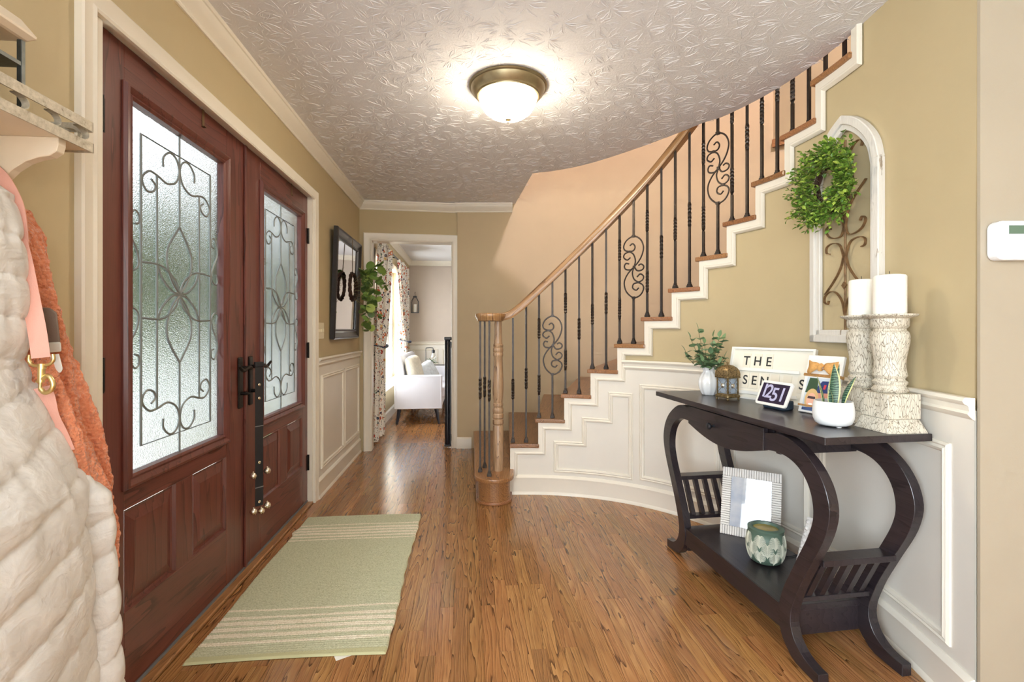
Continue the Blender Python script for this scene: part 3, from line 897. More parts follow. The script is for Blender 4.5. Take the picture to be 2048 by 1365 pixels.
    b = MB(); b.tube([(NF+.008, lt, .985), (NF+.05, lt, .985)], .0095, 10)
    b.tube([tuple(q) for q in spline([(NF+.05, lt-sg*.008, .985), (NF+.055, lt+sg*.03, .990), (NF+.052, lt+sg*.07, .978), (NF+.053, lt+sg*.10, .990), (NF+.055, lt+sg*.118, 1.002)], 5)], [.010]*5+[.009]*5+[.0075]*5+[.006]*6, 8)
    b.tube([(NF+.006, lt, .865), (NF+.034, lt, .865)], .009, 10); b.box((NF+.038, lt, .865), (.012,.030,.010)); b.build('lever', M['iron'], h, smooth=40)
    door_pts[name] = (gc, lt)
    return d
door('door_1', 1.420, 2.338, True, 'mahogany front door leaf nearer the coats with leaded pebbled glass')
door('door_2', 2.343, 3.262, False, 'mahogany front door leaf nearer the mirror with leaded pebbled glass')
b = MB(); b.box2((NF, 2.328, .026), (NF+.012, 2.350, 2.05)); struct(b.build('trim_14', M['door'], frame=FR, bevel=.003), 'narrow mahogany astragal where the doors meet')
for i, t_ in enumerate((1.972, 2.965)):
    b = MB(); b.box2((NF+.0005, t_-.008, 1.985), (NF+.003, t_+.008, 2.055)); b.box2((NF+.003, t_-.008, 1.985), (NF+.012, t_+.008, 1.988))
    o = b.build('wreath_hanger', pm('aged_brass', (.22,.15,.08), .4, .8), frame=FR)
    tag(o, ['small brass hook on top of the nearer door leaf', 'small brass hook on top of the farther door leaf'][i], 'hook')

# ------------------------------------------------------------------ ceiling lamp
lamp = thing('ceiling_light', 'flush ceiling light with bronze ring and glowing frosted dome', 'light', (-.02, 2.47, CEIL))
lm = pm('antique_bronze', (.32,.26,.15), .38, .75, var=.1, vs=30)
b = MB(); b.lathe([(.198,0),(.200,-.006),(.196,-.012),(.190,-.014),(.182,-.034),(.170,-.046),(.166,-.052),(.160,-.054),(.158,-.060),(.150,-.062),(.146,-.050)], 48, None, cap0=False, cap1=False)
b.build('ring', lm, lamp, smooth=40)
b = MB(); b.lathe([(.150,-.052),(.149,-.062),(.142,-.090),(.122,-.124),(.092,-.148),(.055,-.163),(.02,-.168),(.0,-.169)], 40, None, cap0=False, cap1=False)
b.build('dome', emit('lit_frosted_glass', (1.0,.86,.66), 27.0), lamp, smooth=60)
b = MB(); b.lathe([(.0,-.190),(.006,-.188),(.006,-.182),(.004,-.179),(.015,-.174),(.015,-.168)], 16, None, cap0=False); b.build('finial', pm('lamp_finial_brass', (.55,.42,.22), .35, .8), lamp, smooth=40)
# ------------------------------------------------------------------ console table
TA = RAD(8.8)
TABLE = T(.895, 2.088, 0) @ RZ(TA)               # local y = along the table (far is +), local x = towards the wall
TZ = .823
tb = thing('console_table', 'espresso console table with lyre legs, drawer and low shelf by the curved wall', 'table', M=TABLE)
b = MB(); b.box2((0, -.575, .799), (.395, .615, TZ)); b.build('table_top', M['espresso'], tb, bevel=.0015)
LO = [(.255,.772),(.31,.783),(.36,.785),(.41,.775),(.45,.755),(.49,.728),(.52,.70),(.545,.665),(.56,.63),(.568,.59),(.565,.55),(.55,.50),(.527,.45),(.50,.40),(.47,.342),(.44,.283),(.418,.23),(.402,.185),(.396,.15),(.399,.12),(.412,.09),(.432,.068),(.458,.052),(.49,.043),(.525,.040)]
LI = [(.255,.708),(.31,.716),(.36,.715),(.40,.706),(.43,.692),(.455,.672),(.475,.648),(.49,.618),(.497,.59),(.50,.565),(.498,.535),(.488,.50),(.474,.466),(.456,.43),(.425,.37),(.39,.30),(.365,.25),(.346,.20),(.337,.16),(.335,.125),(.342,.09),(.357,.058),(.385,.03),(.42,.01),(.525,.0)]
def leg_outline(sg): return [(sg*a, z) for a, z in LO], [(sg*a, z) for a, z in LI]
S = lambda P: [(p[0], p[1]) for p in P]
for sg in (-1, 1):
    for x0 in (.022, .335):
        o_, i_ = leg_outline(sg)
        o_ = [tuple(p) for p in spline(o_, 2)]; i_ = [tuple(p) for p in spline(i_, 2)]
        b = MB(); b.strip(o_, i_, x0, x0+.036, Matrix(((0,0,1,0),(1,0,0,0),(0,1,0,0),(0,0,0,1)))); b.build('leg', M['espresso'], tb, bevel=.0012)
    # magazine rack between front and back leg: rails and slats that follow the leg's slope
    y0, z0, y1, z1 = sg*.372, .215, sg*.455, .385
    b = MB(); b.box2((.058, min(y1-sg*.012, y1+sg*.05), z1-.008), (.335, max(y1-sg*.012, y1+sg*.05), z1+.012)); b.build('rack_rail', M['espresso'], tb, bevel=.001)
    b = MB(); b.box2((.058, min(y0-sg*.012, y0+sg*.03), z0-.010), (.335, max(y0-sg*.012, y0+sg*.03), z0+.006)); b.build('rack_rail', M['espresso'], tb, bevel=.001)
    for k in range(5):
        x = .082+k*.053
        b = MB(); b.add([(x,y0,z0),(x+.022,y0,z0),(x+.022,y0+sg*.022,z0),(x,y0+sg*.022,z0),(x,y1,z1),(x+.022,y1,z1),(x+.022,y1+sg*.022,z1),(x,y1+sg*.022,z1)],
                        [(0,1,2,3),(4,7,6,5),(0,4,5,1),(1,5,6,2),(2,6,7,3),(3,7,4,0)]); b.build('slat', M['espresso'], tb)
    b = MB(); b.box2((.040, min(sg*.300, sg*.322), .705), (.36, max(sg*.300, sg*.322), .799)); b.build('end_apron', M['espresso'], tb, bevel=.001)
b = MB(); b.box2((.030, -.36, .148), (.365, .36, .170)); b.build('shelf', M['espresso'], tb, bevel=.001)
for x0 in (.026, .351): b = MB(); b.box2((x0, -.355, .085), (x0+.018, .355, .169)); b.build('shelf_apron', M['espresso'], tb, bevel=.001)
for sg in (-1, 1):
    b = MB(); b.box2((.04, min(sg*.335, sg*.352), .055), (.36, max(sg*.335, sg*.352), .149)); b.build('shelf_apron', M['espresso'], tb, bevel=.001)
b = MB(); b.box2((.345, -.3, .715), (.365, .3, .799)); b.build('back_apron', M['espresso'], tb, bevel=.001)
b = MB(); b.box2((.045, -.285, .712), (.345, .300, .799)); b.build('drawer_case', M['espresso'], tb)
# drawer front with a bowed lower edge
dr = [(-.262, .791), (.292, .791)]+[(lerp(.292, -.262, i/16), .706-.050*math.sin(PI*i/16)) for i in range(17)]
b = MB(); b.prism(dr, 0, .020, T(.016, 0, 0) @ Matrix(((0,0,1,0),(1,0,0,0),(0,1,0,0),(0,0,0,1)))); drw = b.build('drawer', M['espresso'], tb, bevel=.0012)
b = MB(); b.lathe([(.007,0),(.006,.008),(.0075,.014),(.014,.020),(.0155,.026),(.013,.032),(.0,.034)], 16, T(.016, .07, .735) @ RY(-PI/2), cap1=False); b.build('knob', M['black'], drw, smooth=40)

def on_table(x, y, z=TZ): return (x, y, z)
# ---------------------------------------------------------------- vase with eucalyptus
M['ceramic'] = pm('white_glazed_ceramic', srgb(232,232,230), .18, var=.01, **{'Coat_Weight': .4})
vx, vy = 1.035, 2.545
vs_ = thing('vase', 'white ribbed ceramic vase holding eucalyptus on the console table', 'vase', (vx, vy, TZ))
b = MB()
prof = [(.026,.0),(.034,.004),(.046,.03),(.051,.055),(.050,.08),(.040,.105),(.028,.122),(.030,.135),(.036,.146)]
vsx = []; n = 40
pr = [tuple(p) for p in spline(prof, 4)]
def vfn(u, v):
    i = v*(len(pr)-1); p = pr[int(round(i))]; a = 2*PI*u; rr_ = p[0]*(1+.05*math.cos(a*10))
    return (rr_*math.cos(a), rr_*math.sin(a), p[1])
b.grid(60, len(pr), vfn, closeu=True); b.lathe([(.0,.002),(.026,.0)], 20, None, cap0=False, cap1=False)
o = b.build('body', M['ceramic'], vs_, smooth=50)
def leafmat(name, c1, c2, c3, rough=.45):
    t = NT(name); t.set(Roughness=rough); oi = t.n.new('ShaderNodeObjectInfo'); g = t.n.new('ShaderNodeNewGeometry')
    r_ = t.math('FRACT', t.math('ADD', oi.outputs['Random'], g.outputs['Random Per Island']))
    col = t.ramp(r_, [(.0, c1), (1.0, c3), (.5, c2)])
    n_ = t.noise(t.coord('Object'), 60, 3)
    t.color(t.mix(t.math('MULTIPLY', n_, .25), col, c3)); t.b.inputs['Subsurface Weight'].default_value = .0
    return t.m
M['euc'] = leafmat('eucalyptus_leaf', srgb(58,88,62), srgb(96,128,92), srgb(140,170,120))
M['euc2'] = leafmat('silver_dollar_leaf', srgb(66,98,52), srgb(104,138,66), srgb(168,186,96))
M['box'] = leafmat('boxwood_leaf', srgb(38,74,24), srgb(78,124,36), srgb(178,200,86), .35)
M['stem'] = pm('brown_green_stem', srgb(104,98,62), .6)
M['twig'] = pm('brown_grapevine', srgb(62,38,24), .75, var=.3, vs=60)
def leaf_mesh(name, L, W, mat, fold=.15, curl=.2, tip=1.0):
    b = MB(); n = 6; vs = []; fs = []
    for i in range(n+1):
        t_ = i/n; w_ = W*math.sin(PI*min(1, t_**.8*.96+.03))**.8*(1 if tip >= 1 else 1)
        if i == n: w_ = W*.05
        z = -curl*L*t_*t_
        for s_ in (-1, 0, 1): vs.append((s_*w_/2, L*t_, z+abs(s_)*fold*w_))
    for i in range(n):
        for j in range(2): fs.append((i*3+j, i*3+j+1, i*3+4+j, i*3+3+j))
    b.add(vs, fs); o = b.build(name, mat, smooth=80); me = o.data; bpy.data.objects.remove(o); return me
def orient(pos, d, up=Vector((0,0,1)), roll=0.0, s=1.0):
    d = Vector(d).normalized(); x = d.cross(up)
    if x.length < 1e-3: x = Vector((1,0,0))
    x.normalize(); z = x.cross(d)
    m = Matrix((x, d, z)).transposed().to_4x4()
    return T(*pos) @ m @ RY(roll) @ SCL(s, s, s)
def place_leaf(me, parent, pos, d, roll, s):
    o = bpy.data.objects.new('leaf', me); COL.objects.link(o); o.parent = parent; o.matrix_local = orient(pos, d, roll=roll, s=s); return o
LM = [leaf_mesh('leaf', .042, .031, M['euc'], .10, .15), leaf_mesh('leaf', .034, .029, M['euc'], .15, .3)]
eu = thing('eucalyptus_bunch', 'bunch of artificial eucalyptus stems standing in the white vase', 'plant', (vx, vy, TZ+.10))
re_ = random.Random(11)
tips = [(-.105,-.02,.20),(-.125,.0,.13),(-.045,.03,.245),(.015,-.02,.205),(.055,0,.205),(.085,.02,.19),(.035,.03,.15),(-.07,-.05,.14),(-.02,-.07,.12),(.06,-.05,.10),(.0,.06,.17),(-.09,.05,.09),(.07,-.01,.06),(-.05,-.04,.08),(.03,-.06,.07),(-.03,.04,.11),(.04,.05,.09)]
for tx, ty, tz_ in tips:
    P = spline([(tx*.05, ty*.05, .0), (tx*.25, ty*.25, .06), (tx*.65, ty*.65, tz_*.62), (tx, ty, tz_)], 5)
    b = MB(); b.tube(P, .0013, 5); b.build('stem', M['stem'], eu)
    m = len(P)
    for i in range(4, m, 2):
        d = (P[i]-P[i-1]).normalized()
        for s_ in (-1, 1):
            a = re_.uniform(0, 2*PI); side = Vector((math.cos(a), math.sin(a), re_.uniform(-.3, .4)))*s_
            side.z = abs(side.z)*.5
            if i < 9 and re_.random() < .15: continue
            place_leaf(re_.choice(LM), eu, P[i], side+d*.5, re_.uniform(-.6, .6), re_.uniform(.75, 1.1))
    place_leaf(LM[0], eu, P[-1], (P[-1]-P[-3])+Vector((.0,0,.02)), re_.uniform(-.5, .5), .9)

# ---------------------------------------------------------------- small pierced lantern
ab = pm('antiqued_brass', (.25,.18,.085), .42, .85, var=.45, vs=90)
ln = thing('pierced_lantern', 'small antiqued brass lantern with pierced dome and jewelled glass sides', 'lantern', (1.058, 2.375, TZ), RAD(22))
b = MB(); b.box((0,0,.018), (.082,.082,.012)); b.box((0,0,.026), (.072,.072,.008)); b.build('base', ab, ln, bevel=.003)
for sx in (-1, 1):
    for sy in (-1, 1):
        b = MB(); b.lathe([(.003,0),(.006,.003),(.0045,.008),(.006,.012)], 8, T(sx*.034, sy*.034, 0)); b.build('foot', ab, ln)
        b = MB(); b.box((sx*.032, sy*.032, .068), (.006,.006,.08)); b.build('post', ab, ln)
b = MB(); b.box((0,0,.111), (.086,.086,.010)); b.build('cornice', ab, ln, bevel=.004)
def pierced():
    t = NT('pierced_brass'); t.set(Roughness=.45, Metallic=.8); v = t.coord('Object')
    vo = t.n.new('ShaderNodeTexVoronoi'); vo.inputs['Scale'].default_value = 150; t.link(v, vo.inputs['Vector'])
    t.color(t.ramp(vo.outputs['Distance'], [(.22, (.02,.015,.01,1)), (.4, (.30,.21,.10,1))])); t.bump(vo.outputs['Distance'], .6, .002); return t.m
b = MB()
dp = [(.040,.116),(.0405,.126),(.038,.142),(.030,.157),(.018,.167),(.006,.171)]
rings = []
for r_, z in dp: rings.append([(sx*r_, sy*r_, z) for sx, sy in ((-1,-1),(0,-1.06),(1,-1),(1.06,0),(1,1),(0,1.06),(-1,1),(-1.06,0))])
vv = [p for r_ in rings for p in r_]; ff = []
for i in range(len(dp)-1):
    for j in range(8): ff.append((i*8+j, i*8+(j+1) % 8, i*8+8+(j+1) % 8, i*8+8+j))
ff.append(tuple(range(40, 48)))
b.add(vv, ff); b.build('dome', pierced(), ln, smooth=50)
b = MB(); b.lathe([(.004,.170),(.003,.174),(.006,.178),(.006,.182),(.0,.186)], 10, None, cap1=False); b.build('finial', ab, ln)
pale = pm('pale_blue_glass', (.62,.72,.82), .12, 0, **{'Transmission_Weight': .6})
for k in range(4):
    R4 = RZ(k*PI/2)
    b = MB(); b.box((0,-.030,.069), (.058,.002,.074), R4); pn = b.build('pane', pale, ln)
    b = MB(); b.lathe([(.012,0),(.012,.002),(.009,.003),(.007,.005),(.0,.006)], 16, R4 @ T(0,-.0312,.069) @ RX(PI/2), cap1=False)
    b.build('jewel', pm('jewel_setting_%d' % k, (.6,.55,.45), .2, .8), pn)
    b = MB()
    for sx in (-1, 1):
        for sz in (-1, 1):
            c = [(sx*.010, sz*.010), (sx*.018, sz*.020), (sx*.026, sz*.028), (sx*.022, sz*.034), (sx*.014, sz*.032), (sx*.017, sz*.027)]
            b.tube([R4 @ Vector((p[0], -.0322, .069+p[1])) for p in spline(c, 3)], .0011, 5)
            c = [(sx*.026, sz*.004), (sx*.021, sz*.010), (sx*.027, sz*.014)]
            b.tube([R4 @ Vector((p[0], -.0322, .069+p[1])) for p in spline(c, 3)], .0010, 5)
    b.build('filigree', ab, pn)

# ---------------------------------------------------------------- letter board
BL, BRp = Vector((1.105, 2.475)), Vector((1.285, 2.185))
ed = (BRp-BL); LBW = .412; ed.normalize()
BL = BL-ed*.02
lbM = T(BL.x, BL.y, TZ) @ RZ(math.atan2(ed.y, ed.x)) @ RX(-RAD(13)) @ T(0, .012, 0)
lb = thing('letter_board', 'white letter board spelling a family name, leaning behind the lantern', 'sign', M=lbM)
cream = pm('cream_board', srgb(236,230,214), .5, var=.02); wht = pm('white_lacquer', srgb(240,238,230), .35)
LBH = .262
b = MB(); b.box2((.004, .006, .004), (LBW-.004, .014, LBH-.004)); b.build('board', cream, lb)
b = MB(); b.mould([(0, 0), (LBW, 0), (LBW, LBH), (0, LBH)], [(0,-.006),(0,.016),(.010,.016),(.011,.004),(.011,-.006)], True, lambda u, z, h: Vector((u, .010-h, z)))
b.build('frame', wht, lb)
for z in (.026, .142):
    b = MB(); b.box2((.03, -.004, z), (LBW-.06, .008, z+.009)); b.box2((.03, -.006, z), (LBW-.06, -.003, z+.016)); b.build('ledge', wht, lb, bevel=.001)
ink = pm('black_print', (.02,.022,.022), .6); tile = pm('letter_tile', srgb(232,224,205), .5)
def lt(ch, u, z, size=.064):
    b = MB(); b.box2((u-.0195, .003, z-.038), (u+.0195, .0055, z+.040)); tl = b.build('letter_tile', tile, lb)
    if ch: text_mesh(ch, size, ink, 'letter', tl, T(u, .0025, z) @ RX(PI/2), extrude=.0004, sx=.9)

for ch, u, z in (('T', .085, .192), ('H', .143, .192), ('E', .199, .192), ('S', .090, .095), ('E', .137, .095), ('N', .189, .095), ('', .240, .095), ('', .298, .095), ('S', .365, .095)): lt(ch, u, z)
# ---------------------------------------------------------------- smart display showing the time
dM = T(1.150, 2.095, TZ) @ RZ(RAD(-76))
sd = thing('smart_display', 'white smart display clock tilted back, showing the time 12 51', 'clock', M=dM)
grey = pm('slate_fabric_base', (.03,.05,.075), .7)
b = MB(); b.prism([(-.055,-.03),(.055,-.03),(.062,.0),(.045,.042),(-.045,.042),(-.062,.0)], 0, .038); b.build('base', grey, sd, bevel=.008, seg=3)
SM = T(0, -.022, .066) @ RX(RAD(-24))
def rrect(w, h, r, n=5):
    P = []
    for cx_, cz_, a0 in ((w/2-r, h/2-r, 0), (-w/2+r, h/2-r, 90), (-w/2+r, -h/2+r, 180), (w/2-r, -h/2+r, 270)):
        for i in range(n+1): a = RAD(a0+90*i/n); P.append((cx_+r*math.cos(a), cz_+r*math.sin(a)))
    return P
XZ = Matrix(((1,0,0,0),(0,0,1,0),(0,1,0,0),(0,0,0,1)))            # profile x,y -> x,z ; depth -> y
b = MB(); b.prism(rrect(.172, .112, .012), 0, .009, XZ); scr = b.build('bezel', wht, sd, bevel=.002, seg=2); scr.matrix_local = SM
pur = pm('dark_purple_screen', srgb(52,42,62), .15); lav = pm('lavender_digits', srgb(188,186,216), .4)
b = MB(); b.prism(rrect(.148, .088, .002), -.0006, .002, XZ); b.build('screen', pur, scr)
for i, (ch, u, z, s_) in enumerate((('1', -.050, .006, .086), ('2', -.024, .004, .086), ('5', .010, -.007, .086), ('1', .050, -.004, .086))):
    text_mesh(ch, s_, lav, 'digit', scr, T(u, -.0010-.0003*i, z) @ RX(PI/2), extrude=.0002, sx=1.0)

# ---------------------------------------------------------------- photo on a white plank stand with a burlap bow
pM = T(1.212, 1.940, TZ) @ RZ(RAD(-72)) @ RX(RAD(-15))
ps = thing('photo_stand', 'white plank photo stand with burlap bow and snapshot of two smiling people', 'photo stand', M=pM)
whitewood = pm('whitewashed_plank', srgb(238,235,228), .55, var=.04, vs=20)
b = MB(); b.box2((-.078, 0, .004), (.078, .014, .244)); b.build('plank', whitewood, ps, bevel=.002)
b = MB(); b.box2((-.078, .014, .0), (-.060, .05, .012)); b.box2((.060, .014, .0), (.078, .05, .012)); b.build('foot', whitewood, ps)
pr_ = lambda nm, c: pm(nm, c, .35)
ph_ = MB(); ph_.box2((-.062, -.0012, .012), (.062, 0, .150)); pho = ph_.build('photograph', pr_('print_pale', srgb(196,206,214)), ps)
def patch(poly_, mat, y, nm='print_patch'):
    b = MB(); b.prism(poly_, -.00015, .00015, T(0, y, 0) @ XZ); return b.build(nm, mat, pho)
ell = lambda cx_, cz_, rx, rz, n=20: [(cx_+rx*math.cos(2*PI*i/n), cz_+rz*math.sin(2*PI*i/n)) for i in range(n)]
patch([(-.060,.085),(-.005,.085),(-.012,.148),(-.050,.148)], pr_('print_green', srgb(52,78,50)), -.0014)
patch(ell(.022,.070,.027,.036), pr_('print_face_a', srgb(214,150,128)), -.0016)
patch([(-.012,.088),(.056,.092),(.054,.118),(.036,.140),(.008,.138),(-.006,.118)], pr_('print_navy', srgb(34,52,104)), -.0018)
patch([(.016,.106),(.026,.106),(.029,.124),(.019,.124)], pr_('print_red', srgb(206,58,66)), -.0020)
patch(ell(-.026,.060,.030,.044), pr_('print_hair', srgb(214,178,120)), -.0022)
patch(ell(-.026,.056,.021,.030), pr_('print_face_b', srgb(232,176,150)), -.0024)
patch([(-.044,.062),(-.008,.062),(-.010,.072),(-.042,.072)], pr_('print_glasses', srgb(70,50,48)), -.0026)
patch(ell(-.026,.040,.010,.004), pr_('print_smile', srgb(250,240,235)), -.0026); patch(ell(.020,.052,.011,.004), pr_('print_smile2', srgb(250,240,235)), -.0026)
patch([(-.060,.013),(.060,.013),(.060,.034),(-.060,.024)], pr_('print_shirt', srgb(58,78,124)), -.0028)
jute = pm('jute_twine', srgb(186,140,84), .85, var=.15, vs=120)
for z in (.030, .034, .156, .160, .164):
    b = MB(); b.tube([(-.0805,-.003,z),(.0805,-.003,z),(.0805,.016,z),(-.0805,.016,z)], .0019, 6, closed=True); b.build('twine', jute, ps)
burlap = pm('burlap_ribbon', srgb(206,154,88), .9, var=.12, vs=150, bump=.5, bs=400, bd=.001)
for sx in (-1, 1):
    def lobe(u, v):
        a = lerp(-1.05, 1.05, u); r_ = .012+.038*math.sin(PI*v)**.7 if False else 0
        x = sx*(.003+.062*v); wv = .009+.022*min(1, v*1.4)
        y = -.006-.020*math.sin(PI*min(1, v*1.02))*math.cos(a)*1.0
        return (x, y-.002*math.sin(9*u), .192+wv*math.sin(a)+.004*math.sin(7*v))
    b = MB(); b.grid(14, 12, lobe); b.build('bow_loop', burlap, ps, smooth=60)
b = MB(); b.tube([(-.004,-.012,.180),(-.002,-.020,.192),(.002,-.012,.204)], .009, 8); b.build('bow_knot', burlap, ps, smooth=60)

# ---------------------------------------------------------------- snake plant
sp = thing('snake_plant', 'small snake plant in a round white textured pot on the table', 'plant', (1.143, 1.722, TZ))
potm = pm('white_textured_pot', srgb(236,236,234), .55, bump=.35, bs=160, bd=.002)
b = MB(); b.lathe([(.0,.003),(.045,.003),(.056,.010),(.063,.028),(.0645,.05),(.062,.075),(.059,.088),(.055,.088),(.055,.074),(.0,.072)], 40, None, cap0=False, cap1=False); b.build('pot', potm, sp, smooth=50)
for k in range(3):
    a = 2*PI*k/3+.4; b = MB(); b.lathe([(.008,.0),(.009,.004),(.009,.008)], 10, T(.036*math.cos(a), .036*math.sin(a), 0)); b.build('foot', potm, sp)
b = MB(); b.lathe([(.0,.075),(.055,.074)], 30, None, cap0=False, cap1=False); b.build('soil', pm('brown_soil', srgb(92,74,54), .95, bump=.8, bs=90), sp)
def snake():
    t = NT('snake_leaf'); t.set(Roughness=.4); v = t.coord('Generated')
    s_ = t.n.new('ShaderNodeSeparateXYZ'); t.link(v, s_.inputs[0])
    uv = t.n.new('ShaderNodeUVMap'); u = t.n.new('ShaderNodeSeparateXYZ'); t.link(uv.outputs[0], u.inputs[0])
    wv = t.n.new('ShaderNodeTexWave'); wv.bands_direction = 'Z'; wv.inputs['Scale'].default_value = 38; wv.inputs['Distortion'].default_value = 9; wv.inputs['Detail'].default_value = 3
    t.link(t.coord('Object'), wv.inputs['Vector'])
    g = t.ramp(wv.outputs['Fac'], [(.3, srgb(30,62,50)), (.75, srgb(88,120,96))])
    edge = t.math('GREATER_THAN', t.math('ABSOLUTE', t.math('SUBTRACT', u.outputs[0], .5)), .40)
    t.color(t.mix(edge, g, srgb(206,204,140))); return t.m
M['snake'] = snake()
def sleaf(x, y, h, w_, lean, az, twist):
    b = MB(); n = 12; vs = []; fs = []; uvs = []
    for i in range(n+1):
        t_ = i/n; ww = w_*(.55+.6*math.sin(PI*min(1, t_*.85+.1)))*(1-t_**5)+.0008
        cx_ = lean*t_*t_*h; a = az+twist*t_
        for j in range(5):
            s_ = (j-2)/2
            px_ = s_*ww/2; py_ = -abs(s_)**2*ww*.28
            vs.append((x+cx_*math.cos(az)+px_*math.cos(a+PI/2)-py_*math.cos(a), y+cx_*math.sin(az)+px_*math.sin(a+PI/2)-py_*math.sin(a), .072+h*t_))
            uvs.append((j/4, t_))
    for i in range(n):
        for j in range(4): fs.append((i*5+j, i*5+j+1, i*5+6+j, i*5+5+j))
    b.add(vs, fs); o = b.build('leaf', M['snake'], sp, smooth=80, recalc=False)
    ul = o.data.uv_layers.new(name='UVMap')
    for lp in o.data.loops: ul.data[lp.index].uv = uvs[lp.vertex_index]
sleaf(-.008, -.010, .150, .034, .05, RAD(-95), .1); sleaf(.026, -.005, .105, .026, .45, RAD(-10), .3); sleaf(.020, .018, .145, .015, .18, RAD(30), .2)
sleaf(-.028, .004, .105, .018, .25, RAD(170), -.3); sleaf(-.022, -.022, .060, .014, .2, RAD(215), .1); sleaf(.008, .022, .09, .016, .1, RAD(80), .1)

# ---------------------------------------------------------------- candle holders and candles
def crackle():
    t = NT('crackled_white_paint'); t.set(Roughness=.6); v = t.coord('Object', (1,1,.22))
    nz = t.n.new('ShaderNodeTexNoise'); nz.inputs['Scale'].default_value = 30; t.link(v, nz.inputs['Vector'])
    mx = t.n.new('ShaderNodeVectorMath'); mx.operation = 'MULTIPLY_ADD'; t.link(nz.outputs['Color'], mx.inputs[0]); mx.inputs[1].default_value = (.045,.045,.02); t.link(v, mx.inputs[2])
    vo = t.n.new('ShaderNodeTexVoronoi'); vo.feature = 'DISTANCE_TO_EDGE'; vo.inputs['Scale'].default_value = 135; t.link(mx.outputs[0], vo.inputs['Vector'])
    c = t.ramp(vo.outputs['Distance'], [(.0, srgb(104,92,72)), (.075, srgb(208,201,184))])
    w_ = t.noise(t.coord('Object'), 14, 3)
    t.color(t.mix(t.ramp(w_, [(.52, (0,0,0,1)), (.75, (.45,.45,.45,1))]), c, srgb(150,134,108)))
    t.bump(t.math('MINIMUM', vo.outputs['Distance'], .12), .5, .006); return t.m
M['crackle'] = crackle()
wax = pm('ivory_wax', srgb(243,240,230), .45, **{'Subsurface_Weight': .15})
def holder(x, y, s, rz, la, lb_):
    h = thing('candle_holder', la, 'candle holder', (x, y, TZ), rz, 'crackled candle holders')
    b = MB(); w0, w1 = .072*s, .055*s
    b.add([(sx*w0, sy*w0, 0) for sx, sy in ((-1,-1),(1,-1),(1,1),(-1,1))]+[(sx*w1, sy*w1, .045) for sx, sy in ((-1,-1),(1,-1),(1,1),(-1,1))],
          [(3,2,1,0),(4,5,6,7),(0,1,5,4),(1,2,6,5),(2,3,7,6),(3,0,4,7)]); b.build('base', M['crackle'], h, bevel=.002)
    b = MB(); b.box2((-.058*s,-.058*s,.045), (.058*s,.058*s,.128)); b.build('block', M['crackle'], h, bevel=.002)
    P = [(.044,.128),(.050,.133),(.052,.139),(.046,.146),(.044,.152),(.049,.158),(.050,.165),(.043,.171),(.042,.176),(.049,.186),(.047,.20),(.044,.215),(.045,.24),(.050,.27),(.055,.30),(.0555,.32),(.052,.333),(.046,.338),(.045,.344),(.050,.348),(.053,.353),(.054,.368),(.053,.378),(.060,.381),(.074,.385),(.0775,.389),(.0775,.393),(.0,.394)]
    b = MB(); b.lathe([(r_*s, z) for r_, z in P], 40, None, cap1=False); b.build('turned_shaft', M['crackle'], h, smooth=35)
    c = thing('pillar_candle', lb_, 'candle', (x, y, TZ+.394), rz, 'ivory pillar candles')
    b = MB(); b.lathe([(.046*s,0),(.047*s,.004),(.047*s,.126),(.044*s,.131),(.030*s,.134),(.0,.136)], 40, None, cap1=False); b.build('wax', wax, c, smooth=40)
    b = MB(); b.tube([(0,0,.134),(0,.001,.146)], .001, 5); b.build('wick', M['black'], c)
holder(1.286, 1.648, 1.0, RAD(4), 'nearer crackled white candle holder at the table end', 'ivory pillar candle on the nearer crackled holder')
holder(1.300, 1.800, .86, RAD(10), 'farther crackled white candle holder, half hidden by the nearer one', 'ivory pillar candle on the farther crackled holder')

# ---------------------------------------------------------------- things on the low shelf
SZ_ = .170
fM = T(1.018, 2.372, SZ_) @ RZ(RAD(-32)) @ RX(RAD(-19))
pf = thing('picture_frame', 'white ribbed picture frame leaning on the low shelf of the table', 'picture frame', M=fM)
FW, FH, FB = .262, .318, .042
ribm = pm('whitewashed_ribs', srgb(222,218,212), .55, var=.05, vs=30)
b = MB(); b.box2((.004, .004, .004), (FW-.004, .012, FH-.004)); b.build('backing', pm('frame_backing', (.05,.045,.04), .8), pf)
for (x0, z0, x1, z1, ax) in ((0, 0, FW, FB, 'x'), (0, FH-FB, FW, FH, 'x'), (0, FB, FB, FH-FB, 'z'), (FW-FB, FB, FW, FH-FB, 'z')):
    b = MB(); L = (x1-x0) if ax == 'x' else (z1-z0); nr = int(L/.0105)
    for k in range(nr):
        a, c = L*k/nr, L*(k+1)/nr
        if ax == 'x': b.box2((x0+a+.0006, -.004, z0), (x0+c-.0006, .006, z1))
        else: b.box2((x0, -.004, z0+a+.0006), (x1, .006, z0+c-.0006))
    b.build('rib_band', ribm, pf, bevel=.002)
def softprint():
    t = NT('grey_blue_print'); t.set(Roughness=.5); n_ = t.noise(t.coord('Object'), 9, 3)
    t.color(t.ramp(n_, [(.35, srgb(150,168,196)), (.65, srgb(206,212,220))])); return t.m
b = MB(); b.box2((FB, .001, FB), (FW-FB, .003, FH-FB)); b.build('print', softprint(), pf)
t_ = NT('frame_glass'); t_.set(Roughness=.02, IOR=1.5); gl = t_.n.new('ShaderNodeBsdfGlossy'); gl.inputs['Roughness'].default_value = .02; tr = t_.n.new('ShaderNodeBsdfTransparent')
mxs = t_.n.new('ShaderNodeMixShader'); mxs.inputs[0].default_value = .08; t_.link(tr.outputs[0], mxs.inputs[1]); t_.link(gl.outputs[0], mxs.inputs[2]); t_.link(mxs.outputs[0], t_.out.inputs['Surface'])
